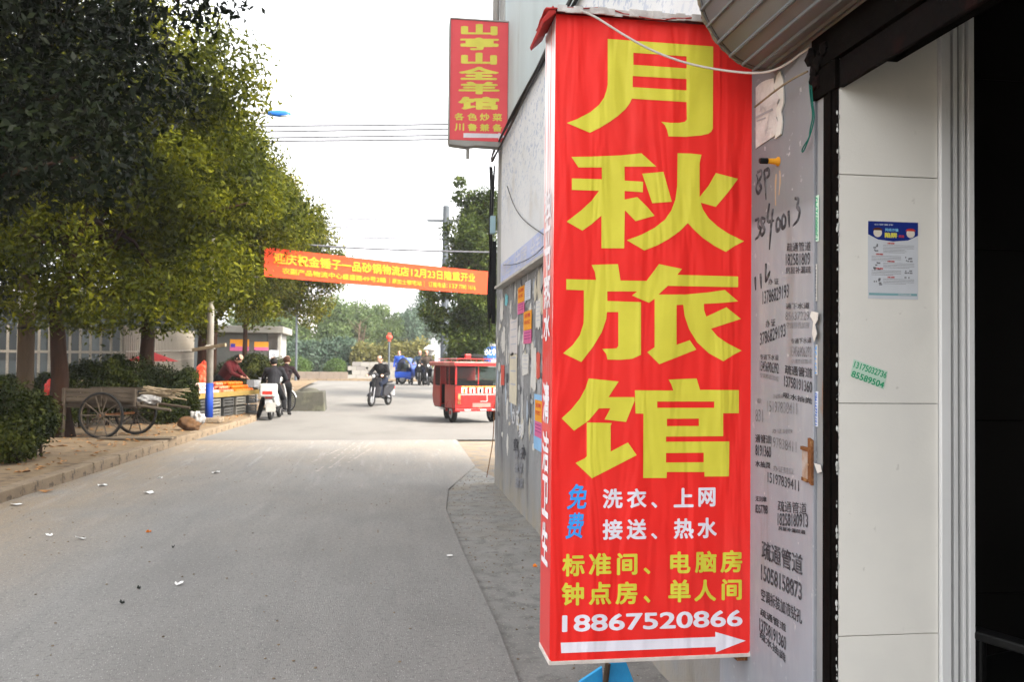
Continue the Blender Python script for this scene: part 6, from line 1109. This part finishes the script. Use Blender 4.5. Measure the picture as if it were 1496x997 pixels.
# ---------------------------------------------------------------- far vehicles and riders
def small_trike(label, px, v, Y, rz, m, covered):
    p = onY(px, v, Y); t = thing('cargo_three_wheeler', label, 'three wheeler', (p.x, Y, gz(Y)+.018), rz, 'parked three wheelers across the road')
    for x, y in ((-.45, 0), (.45, 0), (0, 1.6)):
        w_ = MB().torus((0, 0, 0), .21, .05, 'x', 18, 6).build('wheel', m_rubber, t, loc=(x, y, .26)); MB().lathe([(.03, -.03), (.16, 0), (.03, .03)], (0, 0, 0), 'x', 12).build('rim', m_steel, w_)
    MB().box((-.5, -.5, .42), (.5, .65, .5)).build('cargo_floor', m, t, bevel=.02)
    for s in (-1, 1): MB().box((s*.5-.02, -.5, .5), (s*.5+.02, .65, .80)).build('side_board', m, t, bevel=.01)
    MB().box((-.48, -.52, .5), (.48, -.48, .80)).build('tailgate', m, t, bevel=.01); MB().prism([(1.3, .3), (1.75, .5), (1.6, 1.05), (1.35, 1.05)], 'x', -.25, .25).build('front_shield', m, t, bevel=.04); MB().tube([(-.35, 1.15, 1.1), (0, 1.35, 1.1), (.35, 1.15, 1.1)], .02, 6).build('handlebar', m_black, t); MB().box((-.2, .72, .6), (.2, 1.05, .75)).build('saddle', m_black, t, bevel=.03)
    MB().tube([(0, 1.6, .26), (0, 1.4, 1.0)], .03, 6).build('fork', m_steel, t)
    if covered: MB().grid(lambda u, v: (-.5*math.cos(math.pi*v)*1.0, -.5+2.1*u, .8+.85*math.sin(math.pi*v)), 8, 12).build('hood', m, t, smooth=True, solid=.02); MB().box((-.35, -.54, .95), (.35, -.5, 1.35)).build('rear_window', m_glass, t)
    return t
small_trike('blue three wheeler with a rounded hood parked across the road right of the motorcyclist', 591, 560, 44.5, R(-12), blue_p, 1).scale = (.82,)*3
small_trike('open cargo three wheeler with a pale bed near the short lamp post', 628, 560, 45, R(60), wh_p, 0)
for px, Y, rz, lab, jm, sm in ((613, 44, 175, 'left', M('slate_jacket', (.02, .035, .055)), 'dark scooter, left of the two facing the camera across the road'), (622, 43.5, 190, 'right', M('brown_jacket', (.035, .025, .018)), 'dark scooter, right of the two facing the camera across the road')):
    p = onY(px, 560, Y); make_scooter(sm, (p.x, Y, gz(Y)+.018), R(rz), m_black, 'scooters across the road'); person('person in a %s jacket waiting on the %s scooter across the road' % ('slate blue' if lab == 'left' else 'brown', lab), (p.x, Y, gz(Y)+.018), R(rz), SEAT, [skin, jm, jn, shoe], hair_b, 1.1, 1.05, 'riders waiting across the road', voxel=.02)
p = onY(583, 555, 46); person('person in a blue top standing by the hooded blue three wheeler', (p.x, 46, gz(46)+.018), R(170), dict(pelvis=(0, 0, .92), chest=(0, .0, 1.28), neck=(0, .02, 1.45), head=(0, .03, 1.54), shL=(-.19, 0, 1.38), shR=(.19, 0, 1.38), elL=(-.25, .02, 1.1), elR=(.25, .02, 1.1), wrL=(-.26, .12, .88), wrR=(.26, .12, .88), hipL=(-.1, 0, .9), hipR=(.1, 0, .9), knL=(-.11, .02, .5), knR=(.11, .02, .5), anL=(-.11, 0, .1), anR=(.11, 0, .1), toL=(-.12, .14, .04), toR=(.12, .14, .04)), [skin, blue_p, jn, shoe], hair_b, 1.15, 1.0, voxel=.02)
# ---------------------------------------------------------------- litter
rg = random.Random(90); lw = M('litter_white', (.68, .67, .65)); lb_ = M('dry_leaf', (.34, .17, .06), (.24, .12, .05), 20, .8); ld = M('dark_litter', (.03, .035, .03)); lo_ = M('orange_peel', (.75, .22, .03))
LT = [(150, 711, .13, lw, 'folded white paper scrap on the lane, left of the larger one'), (219, 722, .14, lw, 'flat white paper scrap on the lane, largest near the kerb'), (315, 692, .12, lw, 'thin white paper scrap farthest up the lane'), (234, 700, .07, lw, 'tiny white scrap between two larger ones'), (24, 739, .14, lw, 'white scrap against the kerb at the left edge'), (71, 784, .07, lw, 'small white scrap on the left of the lane'), (67, 720, .16, lb_, 'curled brown leaf in the gutter'), (32, 691, .2, lb_, 'large curled brown leaf on the pavement'),
      (14, 668, .25, lb_, 'heap of brown leaves under the bush'), (657, 814, .05, lw, 'small round white lid on the lane near the asphalt edge'), (262, 856, .06, lw, 'small grey white scrap mid lane'), (782, 830, .035, lo_, 'orange scrap beside the red sign'), (178, 884, .035, ld, 'dark leaf on the lane, nearer of two'), (203, 862, .03, ld, 'dark leaf on the lane, farther of two'), (217, 779, .05, lo_, 'small orange peel on the lane'), (253, 802, .03, ld, 'small dark leaf fragment in the mid lane'), (118, 789, .10, lw, 'pale smear of paper on the left lane')]
for px, v, s, m, lab in LT:
    on_p = m is lb_ and v < 700; p = onG(px, v, .15 if on_p else .022); n = 9; pts = [(s*.5*math.cos(2*math.pi*k/n)*rg.uniform(.6, 1.1), s*.42*math.sin(2*math.pi*k/n)*rg.uniform(.6, 1.1)) for k in range(n)]
    if 'lid' in lab: pts = [(s*.5*math.cos(2*math.pi*k/16), s*.5*math.sin(2*math.pi*k/16)) for k in range(16)]
    mb = MB(); mb.v = [(a, b, .012+rg.uniform(-.006, .02)*(0 if 'lid' in lab else 1)) for a, b in pts]+[(0, 0, .006)]; k_ = len(pts); mb.f = [(i, (i+1) % k_, k_) for i in range(k_)]
    o = mb.build('litter', m, None, solid=.002, loc=p); tag(o, lab, 'litter')
gr_ = MB()
for k in range(900):
    if k < 520: y = rg.uniform(2.2, 12)**1.0; x = rg.uniform(EP[0].x-.1, WX-.05) if y > 6 else rg.uniform(.2, WX-.05)+0; z = .004
    else: y = rg.uniform(2.5, 14); x = rg.uniform(-3.8, .9); z = .024
    if z > .01 and x > -.35+(9.5-y)*.0+.5: continue
    r = rg.uniform(.003, .009); gr_.ball((x, y, z), r, 5 if r < .006 else 6, (1, 1, .6), .3, rg)
tag(gr_.build('loose_grit', m_kerb), 'loose grit and small stones scattered over the lane and the asphalt strip', 'grit', kind='stuff')
gl = MB()
for k in range(420):
    y = rg.uniform(11, 24); x = kerbx(y)-.25-abs(rg.gauss(0, 1.3)); s = rg.uniform(.03, .07); a = rg.uniform(0, 6.3); c, d = math.cos(a)*s, math.sin(a)*s
    gl.add([(x-c, y-d, .165), (x+d*.4, y-c*.4, .18), (x+c, y+d, .17), (x-d*.4, y+c*.4, .185)], [(0, 1, 2, 3)])
tag(gl.build('fallen_leaves', lb_), 'brown fallen leaves scattered on the dusty pavement under the trees', 'leaves', kind='stuff')
sc_ = MB(); rg = random.Random(14)
for a, b in (((520, 646), (462, 690)), ((531, 646), (474, 690)), ((541, 648), (492, 684)), ((500, 655), (455, 676)), ((548, 652), (506, 678))):
    p, q = onG(*a, .027), onG(*b, .027); n = 22; d = (q-p).normalized(); s_ = Vector((d.y, -d.x, 0))
    for k in range(n):
        if rg.random() < .35: continue
        c = p.lerp(q, k/n); e = p.lerp(q, (k+.8)/n); w_ = rg.uniform(.008, .028); sc_.add([c-s_*w_, c+s_*w_*.7, e+s_*w_, e-s_*w_*.6], [(0, 1, 2, 3)])
tag(sc_.build('pale_scuff_marks', M('scuff_dust', (.33, .30, .265)), fix=False), 'pale dusty scrape marks running along the middle of the lane', 'marks', kind='stuff')
# ---------------------------------------------------------------- haze
hz = MB().box((-890, -55, -1.2), (890, 700, 60)).build('haze', None, None); tag(hz, kind='stuff', label='pale dusty haze filling the air down the street', cat='haze')
m = bpy.data.materials.new('haze'); m.use_nodes = True; N, L = m.node_tree.nodes, m.node_tree.links; N.clear(); v = N.new('ShaderNodeVolumePrincipled'); v.inputs['Color'].default_value = (.93, .96, 1, 1); v.inputs['Density'].default_value = .0006; v.inputs['Anisotropy'].default_value = .2; oo = N.new('ShaderNodeOutputMaterial'); L.new(v.outputs[0], oo.inputs['Volume']); hz.data.materials.append(m)
